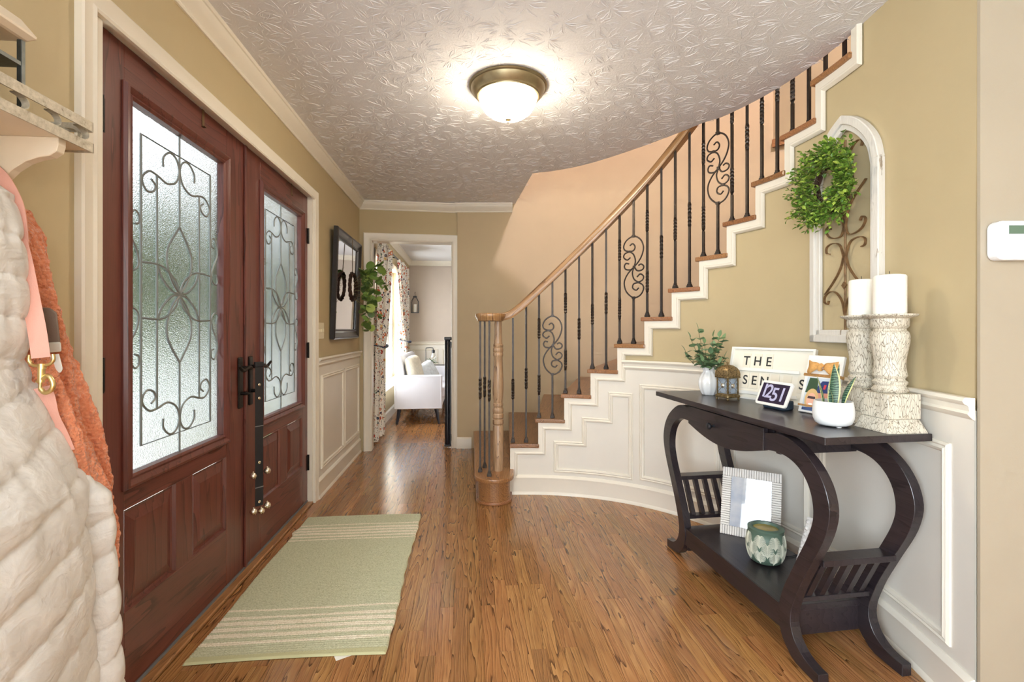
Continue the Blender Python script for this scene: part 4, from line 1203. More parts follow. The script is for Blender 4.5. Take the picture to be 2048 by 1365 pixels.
b = MB(); b.box2((FB, -.0012, FB), (FW-FB, -.0004, FH-FB)); b.build('glass', t_.m, pf)
wm = thing('wax_warmer', 'sage green jar warmer with embossed cream leaves on the low shelf', 'wax warmer', (1.090, 2.080, SZ_))
sage = pm('sage_glaze', srgb(84,106,92), .4); creaml = pm('cream_leaf_relief', srgb(214,216,198), .55)
WP = [(.0,.002),(.050,.002),(.060,.008),(.070,.030),(.0765,.06),(.0770,.085),(.073,.115),(.068,.132),(.071,.138),(.072,.146),(.066,.150),(.054,.150),(.050,.140),(.0,.139)]
b = MB(); b.lathe(WP, 48, None, cap0=False, cap1=False); b.build('body', sage, wm, smooth=45)
b = MB(); b.lathe([(.0,.1405),(.050,.1402)], 30, None, cap0=False, cap1=False); b.build('wax', pm('melted_wax', srgb(178,160,84), .15), wm)
def wr(z): return interp([p[1] for p in WP[1:9]], [p[0] for p in WP[1:9]], z)
def emb(a0, z0, hgt, nm='embossed_leaf'):
    b = MB()
    mid = lambda t: (a0, z0+hgt*t)
    pt = lambda a, z: Vector(((wr(z)+.0012)*math.cos(a), (wr(z)+.0012)*math.sin(a), z))
    b.tube([pt(*mid(i/6)) for i in range(7)], .0009, 4)
    for i in range(12):
        t_ = .05+.92*i/12; L = .34*math.sin(PI*(t_*.72+.2))
        for s_ in (-1, 1):
            z = z0+hgt*t_
            q = [(a0, z), (a0+s_*L*.45, z+.010), (a0+s_*L*.95, z+.009)]
            b.tube([pt(a, min(zz, .128)) for a, zz in spline([(x_, y_) for x_, y_ in q], 3)], [.0009,.0010,.0011,.0012,.0011,.0009,.0005], 4)
    b.build(nm, creaml, wm, smooth=60)
for row, (z0, hh) in enumerate(((.010, .052), (.040, .056), (.076, .050))):
    for k in range(8): emb(2*PI*(k+.5*(row % 2))/8, z0, hh)
b = MB(); b.tube(spline([(.076,.0,.03),(.10,.03,.008),(.13,.035,.004),(.17,.05,.004)], 6), .0022, 6); b.build('power_cord', M['black'], wm)
cs = thing('carved_panel', 'white carved wood strip leaning behind the near front leg', 'decoration', M=T(1.150, 1.935, SZ_) @ RZ(RAD(-70)) @ RX(RAD(-20)))
cw = pm('white_carved_wood', srgb(226,224,220), .6, var=.05, vs=60, bump=1.0, bs=70, bd=.006)
b = MB(); b.box2((-.035, 0, 0), (.035, .02, .24)); b.build('panel', cw, cs, bevel=.004)
b = MB()
for k in range(9):
    for j in (-1, 0, 1): b.lathe([(.010,0),(.009,.004),(.004,.007),(0,.008)], 8, T(j*.022, 0, .02+k*.025) @ RX(PI/2), cap1=False)
b.build('carving', cw, cs, smooth=50)
def at(px, py, Y):
    """world point at depth Y along the sight line of a photograph pixel (2048 x 1365 frame)"""
    return Vector(((px-1024)/968*Y, Y, 1.16+(662-py)*Y/968))
# ------------------------------------------------------------------ arched window frame on the curved wall
aM = T(1.416, 2.258, 1.108) @ RZ(RAD(-88.9))
af = thing('arched_window_frame', 'distressed white arched window frame with iron scrollwork on the curved wall', 'wall decor', M=aM)
def chippy():
    t = NT('chippy_white_paint'); t.set(Roughness=.65); v = t.coord('Object', (1,1,.25))
    n1 = t.noise(v, 26, 5, .65); n2 = t.noise(t.coord('Object', (1,1,.12)), 120, 3)
    c = t.ramp(n1, [(.30, srgb(140,122,100)), (.36, srgb(226,222,214))]); t.color(t.mix(t.math('MULTIPLY', n2, .35), c, srgb(178,172,162))); t.bump(n2, .5, .003); return t.m
M['chippy'] = chippy()
AW, ASP, AAP = .414, .72, .965
def arch_pts(e):
    c = [(0, ASP), (.022, ASP+.080), (.070, ASP+.150), (.135, ASP+.208), (AW/2, AAP)]
    O = spline(c, 5); out = []
    for i, p in enumerate(O):
        d = (O[min(i+1, len(O)-1)]-O[max(i-1, 0)]).normalized(); out.append(Vector((p.x+d.y*e, p.y-d.x*e)))
    res = []
    for i, p in enumerate(out):
        if p.x <= AW/2: res.append((p.x, p.y))
        else:
            q = out[i-1]
            if q.x < AW/2: s_ = (AW/2-q.x)/(p.x-q.x); last = (AW/2, q.y+(p.y-q.y)*s_)
            res.append(last)
    return res
def arch_half(sx, e, z0=0):
    """outline of one half from the foot to the apex, inset by e"""
    c = [(0+e, ASP), (.022+e*.95, ASP+.075), (.075+e*.75, ASP+.160), (.140+e*.5, ASP+.215), (AW/2, AAP-e*1.25)]
    P = arch_pts(e)
    return [(p[0], p[1]) if sx < 0 else (AW-p[0], p[1]) for p in P]
for e0, e1, y0, y1, nm in ((0, .034, -.030, 0, 'outer'), (.030, .056, -.019, -.002, 'inner')):
    for sx in (-1, 1):
        b = MB(); b.strip(arch_half(sx, e0), arch_half(sx, e1), y0, y1, XZ); b.build('arch_rail', M['chippy'], af, bevel=.003)
        xa, xb = (e0, e1) if sx < 0 else (AW-e1, AW-e0)
        b = MB(); b.box2((xa, y0, e0), (xb, y1, ASP)); b.build('stile', M['chippy'], af, bevel=.003)
    b = MB(); b.box2((e0, y0, e0), (AW-e0, y1, e1)); b.build('bottom_rail', M['chippy'], af, bevel=.003)
rust = pm('rusted_strap_iron', srgb(128,98,66), .6, .4, var=.35, vs=50)
b = MB(); Cx = AW/2
b.tube([(Cx,-.008,.05),(Cx,-.008,.86)], .0045, 6)
def strap(P, sx): b.tube([(Cx+sx*p[0], -.010, p[1]) for p in spline(P, 5)], .0075, 4, flat=(.3, 1.0))
for sx in (-1, 1):
    strap([(0,.12),(.015,.175),(.05,.215),(.09,.225),(.125,.205),(.128,.18),(.108,.17),(.10,.185)], sx)
    strap([(.125,.215),(.07,.265),(.025,.32),(.004,.38)], sx)
    strap([(.004,.36),(.03,.42),(.075,.435),(.112,.425),(.115,.40),(.095,.392)], sx)
    strap([(.004,.50),(.02,.46),(.06,.455),(.10,.47),(.118,.50),(.10,.515),(.088,.50)], sx)
    strap([(.004,.49),(.02,.56),(.06,.61),(.12,.66)], sx)
    strap([(.0,.74),(.03,.80),(.07,.83),(.10,.82),(.095,.80)], sx)
b.box((Cx,-.012,.245), (.022,.006,.022), T(Cx,0,.245) @ RY(PI/4) @ T(-Cx,0,-.245))
b.lathe([(.0,-.018),(.018,-.014),(.022,0),(.016,.014),(.0,.018)], 14, T(Cx,-.014,.615) @ RX(PI/2), cap0=False, cap1=False)
b.build('scrollwork', rust, af, smooth=40)
# boxwood wreath hung on the frame
wM = aM @ T(.185, -.045, .672)
bw = thing('boxwood_wreath', 'round green boxwood wreath hung on the arched window frame', 'wreath', M=wM)
b = MB()
rb = random.Random(5)
for k in range(5):
    R_ = .098+rb.uniform(-.010, .010); P = []
    for i in range(36):
        a = 2*PI*i/36; P.append(((R_+.006*math.sin(3*a+k*2))*math.cos(a), -.004+.010*math.sin(4*a+k), (R_+.006*math.sin(3*a+k*2))*math.sin(a)))
    b.tube(P, .0065, 5, closed=True)
b.build('ring', M['twig'], bw, smooth=60)
lv = MB(); sg_ = MB()
def addleaf(mb, pos, d, L, W, roll):
    m = orient(pos, d, roll=roll)
    vs = [(0,0,0),(-W*.5,L*.45,.12*W),(0,L*.5,0),(W*.5,L*.45,.12*W),(-W*.34,L*.8,.08*W),(W*.34,L*.8,.08*W),(0,L,-.1*L)]
    fs = [(0,2,1),(0,3,2),(1,2,6,4),(2,3,5,6)]
    mb.add(vs, fs, m)
for k in range(330):
    a = rb.uniform(0, 2*PI); R_ = rb.gauss(.106, .022)
    base = Vector((R_*math.cos(a), rb.uniform(-.02, .0), R_*math.sin(a)))
    out = Vector((math.cos(a), 0, math.sin(a)))
    d = (out*rb.uniform(.0, .9)+Vector((rb.uniform(-.5,.5), -rb.uniform(.2, 1.1), rb.uniform(-.4,.5)))).normalized()
    L = rb.uniform(.045, .095)*(1.15 if math.cos(a) < -.2 else .9)
    tip = base+d*L
    sg_.tube([base, (base+tip)/2+Vector((0,0,.004)), tip], .0010, 4)
    nl = rb.randint(7, 10)
    for j in range(nl):
        p = base.lerp(tip, .25+.75*j/(nl-1))
        dd = d*.6+Vector((rb.uniform(-1,1), rb.uniform(-1,.5), rb.uniform(-1,1)))
        addleaf(lv, p, dd, rb.uniform(.018, .026), rb.uniform(.011, .016), rb.uniform(-.8, .8))
tag(lv.build('foliage', M['box'], bw, recalc=False), kind='stuff'); tag(sg_.build('sprigs', M['stem'], bw, recalc=False), kind='stuff')
# ------------------------------------------------------------------ keypad at the right edge
kp = thing('alarm_keypad', 'white wall keypad with a small grey-green display', 'keypad', (1.378, cy-.009, 1.362))
kw = pm('white_abs_plastic', srgb(236,238,240), .35)
b = MB(); b.prism(rrect(.19, .112, .022), -.030, 0, T(.095, 0, .056) @ XZ); b.build('body', kw, kp, bevel=.006, seg=3)
b = MB(); b.box2((.036, -.0315, .074), (.16, -.0295, .098)); b.build('display', pm('lcd_grey_green', srgb(96,118,100), .25), kp)
b = MB(); b.box2((.020, -.0312, .030), (.175, -.0300, .032)); b.build('seam', pm('keypad_seam', srgb(196,200,204), .4), kp)

# ------------------------------------------------------------------ mirror on the front wall
mt0, mt1, mz0, mz1 = 3.650, 4.470, 1.095, 1.953
mM = FR @ T(.006, (mt0+mt1)/2, mz0) @ RY(RAD(2.0))
mr = thing('wall_mirror', 'black ornate framed mirror tilted on the wall beside the doorway', 'mirror', M=mM)
hw_, hh_ = (mt1-mt0)/2, mz1-mz0
fb = pm('black_lacquer_frame', (.016,.016,.020), .28, var=.2, vs=30, **{'Coat_Weight': .3})
b = MB(); pa_ = [(-hw_, 0), (hw_, 0), (hw_, hh_), (-hw_, hh_)]
b.mould(pa_, [(0,0),(0,.030),(.010,.036),(.018,.030),(.050,.016),(.062,.022),(.076,.020),(.080,.010),(.080,0)], True, lambda u, z, h: Vector((h, u, z)))
b.build('frame', fb, mr, smooth=30)
b = MB(); b.box2((.004, -hw_+.075, .075), (.009, hw_-.075, hh_-.075)); b.build('glass', M['mirror'], mr)
beadm = pm('worn_silver_beads', (.20,.20,.23), .35, .7)
b = MB()
def beads(e, hgt, sp_):
    per = [((-hw_+e, e), (hw_-e, e)), ((hw_-e, e), (hw_-e, hh_-e)), ((hw_-e, hh_-e), (-hw_+e, hh_-e)), ((-hw_+e, hh_-e), (-hw_+e, e))]
    for p, q in per:
        p = Vector(p); q = Vector(q); n_ = int((q-p).length/sp_)
        for i in range(n_):
            c = p.lerp(q, (i+.5)/n_); b.add([(hgt+.004, c.x, c.y),(hgt,c.x-.005,c.y),(hgt,c.x+.005,c.y),(hgt,c.x,c.y-.005),(hgt,c.x,c.y+.005)], [(0,1,3),(0,3,2),(0,2,4),(0,4,1)])
beads(.013, .034, .0135); beads(.068, .021, .0135)
tag(b.build('beading', beadm, mr), kind='stuff')
# wreath of silver-dollar eucalyptus hanging in front of the mirror
ew = thing('eucalyptus_wreath', 'grapevine wreath with trailing silver-dollar eucalyptus hung on the mirror', 'wreath', M=FR @ T(.075, 4.075, 1.53))
b = MB()
for k in range(4):
    P = []
    for i in range(32):
        a = 2*PI*i/32; R_ = .112+.008*math.sin(3*a+k*1.7); P.append((.004+.010*math.sin(5*a+k*2), R_*math.cos(a), R_*math.sin(a)))
    b.tube(P, .008, 5, closed=True)
b.build('ring', M['twig'], ew, smooth=60)
b = MB(); b.box2((-.002, -.010, .110), (0, .010, .405)); b.build('ribbon', pm('taupe_ribbon', srgb(120,104,80), .7), ew)
LM2 = []
def round_leaf(L, mat):
    b = MB(); n = 14; vs = [(0, L*.5, .06*L)]+[(L*.46*math.sin(2*PI*i/n), L*.5-L*.5*math.cos(2*PI*i/n), 0) for i in range(n)]
    b.add(vs, [(0, 1+i, 1+(i+1) % n) for i in range(n)]); o = b.build('leaf', mat, smooth=80, recalc=False); me = o.data; bpy.data.objects.remove(o); return me
LM2 = [round_leaf(.055, M['euc2']), round_leaf(.070, M['euc2']), round_leaf(.045, M['euc2'])]
re2 = random.Random(21)
sprays = [(.235,.05,.13),(.20,.10,.20),(.24,.12,.02),(.16,-.05,.02),(.19,.06,-.08),(.14,.0,-.20),(.20,.07,-.24),(.12,-.04,-.30),(.08,.04,-.36),(.10,-.10,.10),(.17,.0,-.10),(.05,.12,.15),(.13,.10,-.32),(.10,.06,-.02),(.12,-.03,-.16),(.08,.08,.06),(.14,.02,.10)]
for tx, ty, tz_ in sprays:
    st0 = Vector((.012, ty*.5, max(-.10, min(.10, tz_*.35))))
    P = spline([st0, st0.lerp(Vector((tx, ty, tz_)), .5)+Vector((.03,0,.03)), (tx, ty, tz_)], 5)
    b = MB(); b.tube(P, .0015, 5); b.build('stem', M['stem'], ew)
    for i in range(4, len(P), 2):
        d = (P[i]-P[i-1]).normalized()
        for s_ in (-1, 1):
            if re2.random() < .12: continue
            side = Vector((re2.uniform(-.3,.6), re2.uniform(-1,1), re2.uniform(-.8,.6)))
            place_leaf(re2.choice(LM2), ew, P[i], side+d*.4, re2.uniform(-1.2, 1.2), re2.uniform(.85, 1.25))
# switch plate
sw = thing('light_switch', 'cream three-gang light switch plate beside the front door', 'switch', M=FR @ T(0, 3.425, 1.16))
ivory = pm('ivory_plastic', srgb(226,216,186), .4)
b = MB(); b.box2((0, -.08, -.058), (.006, .08, .058)); b.build('plate', ivory, sw, bevel=.003)
for k in (-1, 0, 1): b = MB(); b.box2((.005, k*.046-.005, -.012), (.016, k*.046+.005, .012)); b.build('toggle', ivory, sw, bevel=.002)

# ------------------------------------------------------------------ rug
RM = FR @ T(.052, 1.668, 0)
def rugmat():
    t = NT('sage_cream_weave'); t.set(Roughness=.95); v = t.coord('Object')
    s_ = t.n.new('ShaderNodeSeparateXYZ'); t.link(v, s_.inputs[0])
    nz = t.noise(t.coord('Object', (1,2.5,1)), 110, 4, .7); nl = t.noise(v, 5, 2)
    g = t.ramp(nz, [(.30, srgb(150,154,120)), (.5, srgb(200,201,170)), (.72, srgb(222,222,196))])
    g = t.mix(t.math('MULTIPLY', nl, .5), g, srgb(196,197,164))
    wob = t.math('ADD', s_.outputs[1], t.math('MULTIPLY', t.math('SUBTRACT', t.noise(v, 40, 2), .5), .006))
    m_ = None
    for c, w_ in ((.102,.018),(.148,.024),(.187,.024),(.224,.026),(.262,.020),(.315,.013),(.985,.012),(1.022,.020),(1.062,.024),(1.10,.024),(1.138,.022),(1.185,.014)):
        q = t.math('LESS_THAN', t.math('ABSOLUTE', t.math('SUBTRACT', wob, c)), w_/2); m_ = q if m_ is None else t.math('MAXIMUM', m_, q)
    cr = t.ramp(t.noise(t.coord('Object', (1,1,1)), 160, 3), [(.3, srgb(216,204,176)), (.6, srgb(242,234,214))])
    c = t.mix(m_, g, cr)
    hem = t.math('LESS_THAN', s_.outputs[1], .036)
    t.color(t.mix(hem, c, srgb(196,194,152))); t.bump(nz, .5, .004); return t.m
b = MB(); RW_, RL_ = .690, 1.318
def rugfn(u, v):
    y = v*RL_; x = u*RW_
    z = .009+.0022*math.sin(y*2*PI/.0125)*(1 if y > .036 else .0)+.0014*math.sin(x*2*PI/.011+6*math.sin(y*90))
    x += .004*math.sin(y*7.0)+.002*math.sin(y*41) if u in (0.0, 1.0) else .004*math.sin(y*7.0)
    if 1.06 < y < 1.16 and u == 0.0: x -= .02*math.sin(PI*(y-1.06)/.10)
    return (x, y+.012*math.sin(2.6*u+.4), z if 0 < u < 1 and 0 < v < 1 else .002)
b.grid(150, 330, rugfn); rug = b.build('rug', rugmat(), smooth=80, recalc=False); rug.matrix_world = RM
tag(rug, 'sage green woven rug with cream stripes in front of the doors', 'rug')
b = MB(); b.box2((0,0,.0005), (.07,.05,.0012)); rt = b.build('paper_tag', wht); rt.matrix_world = FR @ T(.575, 1.652, 0) @ RZ(RAD(28))
tag(rt, 'small white paper corner sticking out under the rug', 'tag')

# ------------------------------------------------------------------ strap of dog bells hanging from the door levers
bs = thing('door_bell_strap', 'black webbing strap with brass bells hanging from the door levers', 'bell strap', M=FR @ T(NF+.066, 2.343, 0) @ RZ(RAD(-38)))
webm = pm('black_webbing', (.010,.010,.012), .6, bump=.4, bs=300)
b = MB(); b.box2((.0, -.020, .315), (.003, .020, 1.005)); b.build('strap', webm, bs, bevel=.001)
b = MB(); b.box2((-.012, -.021, .985), (.006, .021, 1.01)); b.build('loop', webm, bs, bevel=.003)
for z in (.90, .835, .525, .335): b = MB(); b.lathe([(.007,0),(.007,.0015),(.003,.003),(0,.003)], 12, T(.003, 0, z) @ RY(PI/2), cap1=False); b.build('rivet', M['nickel'], bs)
for z in (.700, .405): b = MB(); b.box2((.0025, -.021, z-.002), (.0045, .021, z+.002)); b.build('stitch', pm('grey_thread', (.2,.2,.2), .7), bs)
for y, z in ((-.035,.470),(.034,.478),(-.034,.300),(.034,.310),(.004,.292)):
    b = MB(); b.lathe([(.0,-.016),(.008,-.014),(.015,-.006),(.0165,0),(.015,.006),(.008,.014),(.004,.016),(.004,.021),(.0,.021)], 16, T(.012, y, z), cap0=False, cap1=False)
    b.box((.0225, y, z-.004), (.012,.003,.018)); b.build('bell', M['nickel'], bs, smooth=50)
# ------------------------------------------------------------------ coat shelf at the left edge (front-wall frame)
sh = thing('coat_shelf', 'cream coat shelf with corbels and a galvanized scroll gallery', 'shelf', M=FR)
creamp = pm('cream_painted_wood', srgb(226,212,190), .5, var=.03, vs=8)
def galv():
    t = NT('weathered_galvanized'); t.set(Roughness=.55, Metallic=.25); n1 = t.noise(t.coord('Object'), 70, 5, .7)
    t.color(t.ramp(n1, [(.28, srgb(104,82,62)), (.40, srgb(172,164,146)), (.7, srgb(204,196,178))])); t.bump(n1, .3, .002); return t.m
gv = galv()
SE = 1.141                                                      # far end of the shelf along the wall
b = MB(); b.box2((0, .2, 1.586), (.147, SE-.003, 1.600)); b.build('board', creamp, sh, bevel=.002)
b = MB(); b.box2((.147, .2, 1.582), (.150, SE, 1.604)); b.box2((0, SE-.003, 1.582), (.150, SE, 1.604)); b.build('edge_band', gv, sh)
b = MB(); b.box2((.146, .2, 1.632), (.149, SE, 1.654)); b.build('gallery_band', gv, sh)
b = MB(); b.box2((.01, SE-.004, 1.630), (.149, SE-.001, 1.652)); b.build('gallery_band', gv, sh)
def scroll_bracket(y, ax):
    P = [(0,1.634),(.016,1.632),(.026,1.624),(.026,1.614),(.014,1.605),(-.004,1.603)]
    b = MB()
    for i_, (p, q) in enumerate(zip(spline(P, 4)[:-1], spline(P, 4)[1:])):
        if ax == 'y': vs = [(.145,y+p[0],p[1]),(.145,y+q[0],q[1]),(.130,y+q[0],q[1]),(.130,y+p[0],p[1])]
        else: vs = [(y+p[0],SE-.003,p[1]),(y+q[0],SE-.003,q[1]),(y+q[0],SE-.018,q[1]),(y+p[0],SE-.018,p[1])]
        o2 = [(v[0]+.0, v[1], v[2]+.002) for v in vs]
        b.add(vs+o2, [(0,1,2,3),(7,6,5,4),(0,4,5,1),(2,6,7,3)])
    b.build('gallery_scroll', gv, sh)
for k in range(13): scroll_bracket(SE-.035-.078*k, 'y')
for x in (.10, .045): scroll_bracket(x, 'x')
corb = [(0,1.586),(.138,1.586),(.138,1.570),(.134,1.555),(.120,1.545),(.095,1.540),(.070,1.530),(.045,1.512),(.025,1.490),(.012,1.460),(0,1.44)]
for y in (1.055, .35):
    b = MB(); b.prism(corb, 0, .022, T(0, y, 0) @ XZ); b.build('corbel', creamp, sh, bevel=.0015)
b = MB(); b.box2((0, .25, 1.42), (.018, 1.05, 1.586)); b.build('back_rail', creamp, sh)
for y in (.50, .70, .90):
    b = MB(); b.tube(spline([(.018,y,1.49),(.05,y,1.48),(.07,y,1.50),(.068,y,1.525)], 4), .004, 6); b.build('hook', M['iron'], sh)
# lantern standing on the shelf, cut by the frame edge
lt_ = thing('shelf_lantern', 'dark metal lantern with cream roof standing on the coat shelf', 'lantern', M=FR @ T(.078, .972, 1.600))
gun = pm('gunmetal', (.06,.065,.06), .4, .6, var=.4, vs=30)
for sx in (-1, 1):
    for sy in (-1, 1): b = MB(); b.box2((sx*.030-.005, sy*.030-.005, 0), (sx*.030+.005, sy*.030+.005, .165)); b.build('post', gun, lt_, bevel=.001)
b = MB(); b.box2((-.036,-.036,0), (.036,.036,.012)); b.build('base', gun, lt_)
b = MB(); b.box2((-.034,-.034,.11), (.034,.034,.118)); b.build('band', gun, lt_)
b = MB(); b.add([(-.05,-.05,.178),(.05,-.05,.178),(.05,.05,.178),(-.05,.05,.178),(-.036,-.036,.165),(.036,-.036,.165),(.036,.036,.165),(-.036,.036,.165),(-.03,-.03,.21),(.03,-.03,.21),(.03,.03,.21),(-.03,.03,.21)],
    [(4,5,6,7),(0,1,5,4),(1,2,6,5),(2,3,7,6),(3,0,4,7),(0,8,9,1),(1,9,10,2),(2,10,11,3),(3,11,8,0),(8,11,10,9)]); b.build('roof', creamp, lt_, bevel=.003)

# ------------------------------------------------------------------ coats and leash
nz3 = lambda x, y, z: mnoise.noise(Vector((x, y, z)))
def puffmat():
    t = NT('ivory_puffer_nylon'); t.set(Roughness=.5); t.b.inputs['Sheen Weight'].default_value = .15
    v = t.coord('Object'); n1 = t.noise(v, 22, 4, .6, .6); n2 = t.noise(t.coord('Object', (1,1,2.2)), 9, 3, .5, 1.0)
    t.color(t.ramp(n1, [(.3, srgb(206,203,198)), (.7, srgb(222,219,214))])); h = t.math('ADD', t.math('MULTIPLY', n1, .6), n2); t.bump(h, .55, .012); return t.m
M['puffer'] = puffmat()
coat = thing('puffer_coat', 'ivory quilted puffer coat hanging from the coat shelf', 'coat', M=FR)
def body_fn(tc, w0, bz, bn, z0, z1, row, slope, puff, seed, n0=.012, tc2=None):
    def fn(u, v):
        z = lerp(z0, z1, v); a = PI*lerp(-.04, 1.04, u)
        t_ = (tc if tc2 is None else lerp(tc2, tc, v))-w0*math.cos(a)
        n_ = interp(bz, bn, z)*max(0, math.sin(a))**.55
        s_ = (z+slope*(t_-tc))/row
        pf_ = abs(math.sin(PI*s_))**.30*puff
        sm_ = 1-abs(math.sin(PI*s_)); wr_ = .009*nz3(t_*9, z*7, seed)+(.002+.007*sm_)*nz3(t_*55, z*10+seed, seed+3)
        dn = pf_+wr_
        return (n0+max(0, n_)+dn*math.sin(a), t_-dn*math.cos(a)*.8, z)
    return fn
b = MB(); b.grid(90, 210, body_fn(.80, .30, [.20,.40,.70,.83,.90,.98,1.07,1.13,1.19], [.285,.275,.255,.245,.205,.16,.115,.08,.03], .20, 1.19, .098, -.34, .014, 2.0)); b.build('body', M['puffer'], coat, smooth=80)
b = MB(); b.grid(40, 150, body_fn(1.045, .050, [.20,.60,.80,.845,.865], [.262,.245,.225,.18,.05], .20, .866, .075, -.5, .012, 8.0)); b.build('front_edge', M['puffer'], coat, smooth=80)
b = MB(); b.grid(50, 110, body_fn(.945, .095, [1.08,1.14,1.25,1.36,1.45,1.48], [.105,.112,.110,.100,.07,.01], 1.06, 1.485, .085, .12, .012, 5.0)); b.build('sleeve', M['puffer'], coat, smooth=80)
def fleecemat():
    t = NT('coral_sherpa_fleece'); t.set(Roughness=.95); v = t.coord('Object'); vo = t.n.new('ShaderNodeTexVoronoi'); vo.inputs['Scale'].default_value = 130; t.link(v, vo.inputs['Vector'])
    n1 = t.noise(v, 90, 4, .7)
    t.color(t.ramp(n1, [(.25, srgb(222,120,74)), (.6, srgb(244,156,112)), (.85, srgb(250,184,146))])); t.bump(t.math('SUBTRACT', n1, t.math('MULTIPLY', vo.outputs['Distance'], .8)), .9, .012)
    t.b.inputs['Sheen Weight'].default_value = .4; return t.m
fl_ = thing('fleece_jacket', 'coral orange sherpa fleece hanging behind the ivory coat', 'jacket', M=FR)
def fleece_fn(u, v):
    z = lerp(.62, 1.44, v); a = PI*u
    tc_ = lerp(1.085, 1.075, v); w_ = lerp(.105, .062, v)
    bn = interp([.62,.72,.80,.90,1.02,1.12,1.25,1.38,1.44], [.205,.205,.200,.175,.135,.105,.075,.055,.015], z)
    fold = .018*math.sin(5.5*a+8*z)*math.sin(a)+.010*math.sin(11*a-5*z)*math.sin(a)
    g = .006*nz3(u*26, z*55, 1.0)+.003*nz3(u*60, z*120, 4.0)
    n_ = .008+(bn+fold*min(1, bn/.12)+g)*max(0, math.sin(a))**.5
    return (n_, tc_-w_*math.cos(a)-g*.6*math.cos(a), z)
b = MB(); b.grid(110, 230, fleece_fn); b.build('body', fleecemat(), fl_, smooth=80)
pink = pm('pink_webbing', srgb(232,174,158), .8, bump=.6, bs=420, bd=.001)
ls = thing('dog_leash', 'pink webbing dog leash with a brass snap hook hanging over the coats', 'leash')
def webbing(pts, w_, thick, nm='strap', side=None):
    P = spline(pts, 6); b = MB(); vs = []; fs = []
    for i, p in enumerate(P):
        t_ = (P[min(i+1, len(P)-1)]-P[max(i-1, 0)]).normalized()
        view = Vector((0.62, -.78, 0)) if side is None else Vector(side)
        sd_ = t_.cross(view).normalized(); nn = sd_.cross(t_).normalized()
        for a_, c_ in ((-1,-1),(1,-1),(1,1),(-1,1)): vs.append(p+sd_*a_*w_/2+nn*c_*thick/2)
    for i in range(len(P)-1):
        for j in range(4): fs.append((i*4+j, i*4+(j+1) % 4, i*4+4+(j+1) % 4, i*4+4+j))
    fs += [(0,1,2,3), tuple(range(len(P)*4-4, len(P)*4))]
    b.add(vs, fs); return b.build(nm, pink, ls, smooth=30)
webbing([at(-14,338,1.045), at(8,362,1.04), at(32,410,1.035), at(40,462,1.03), at(42,500,1.03)], .026, .003, side=(.3,-.95,.1))
webbing([at(22,505,1.03), at(34,482,1.025), at(46,520,1.02), at(60,590,1.015), at(74,660,1.01), at(82,716,1.01)], .029, .003)
webbing([at(26,500,1.035), at(16,560,1.03), at(12,640,1.02), at(24,700,1.02), at(40,745,1.02)], .028, .003)
webbing([at(18,600,1.025), at(6,660,1.02), at(-8,700,1.01)], .026, .003)
webbing([at(84,775,1.02), at(92,800,1.02), at(100,835,1.025), at(118,872,1.035), at(132,905,1.04)], .030, .003)
b = MB(); sY = 1.003
b.tube(spline([at(59,710,sY), at(58,722,sY), at(66,731,sY), at(82,732,sY), at(99,729,sY), at(107,720,sY), at(106,709,sY)], 4), .0035, 8)
b.tube([at(84,728,sY), at(84,738,sY)], .007, 10); b.tube([at(83,738,sY), at(82,765,sY)], [.0062,.0058], 10)
b.tube(spline([at(83,760,sY), at(96,752,sY), at(106,766,sY), at(103,780,sY), at(90,786,sY), at(81,778,sY)], 5), .0046, 8)
b.tube([at(81,764,sY), at(80,780,sY)], .003, 8); b.tube([at(80,766,sY), at(73,763,sY)], .0028, 6); b.build('snap_hook', M['brass'], ls, smooth=50)
# treat pouch and its bits clipped beside the leash
tp = thing('treat_pouch', 'grey and white treat pouch hanging behind the pink leash', 'pouch')
gp = pm('taupe_canvas', srgb(132,116,102), .85, bump=.3, bs=300)
pY = 1.065
def quadbox(pts, d, mat, nm, parent):
    f = [at(*p, pY) for p in pts]; bk = [at(*p, pY+d) for p in pts]
    b = MB(); n = len(f); b.add(f+bk, [tuple(range(n)), tuple(reversed(range(n, 2*n)))]+[(i, n+i, n+(i+1) % n, (i+1) % n) for i in range(n)]); return b.build(nm, mat, parent, bevel=.004, seg=2)
quadbox([(30,690),(32,622),(60,614),(100,616),(114,626),(121,686)], .035, gp, 'body', tp)
pY = 1.062; quadbox([(30,712),(30,688),(122,684),(123,704)], .040, pm('pouch_white_band', srgb(222,220,206), .6), 'band', tp)
b = MB(); b.tube(spline([at(44,620,1.05), at(40,650,1.045), at(42,680,1.045), at(56,706,1.05)], 5), .0035, 6); b.build('cord', M['black'], tp)
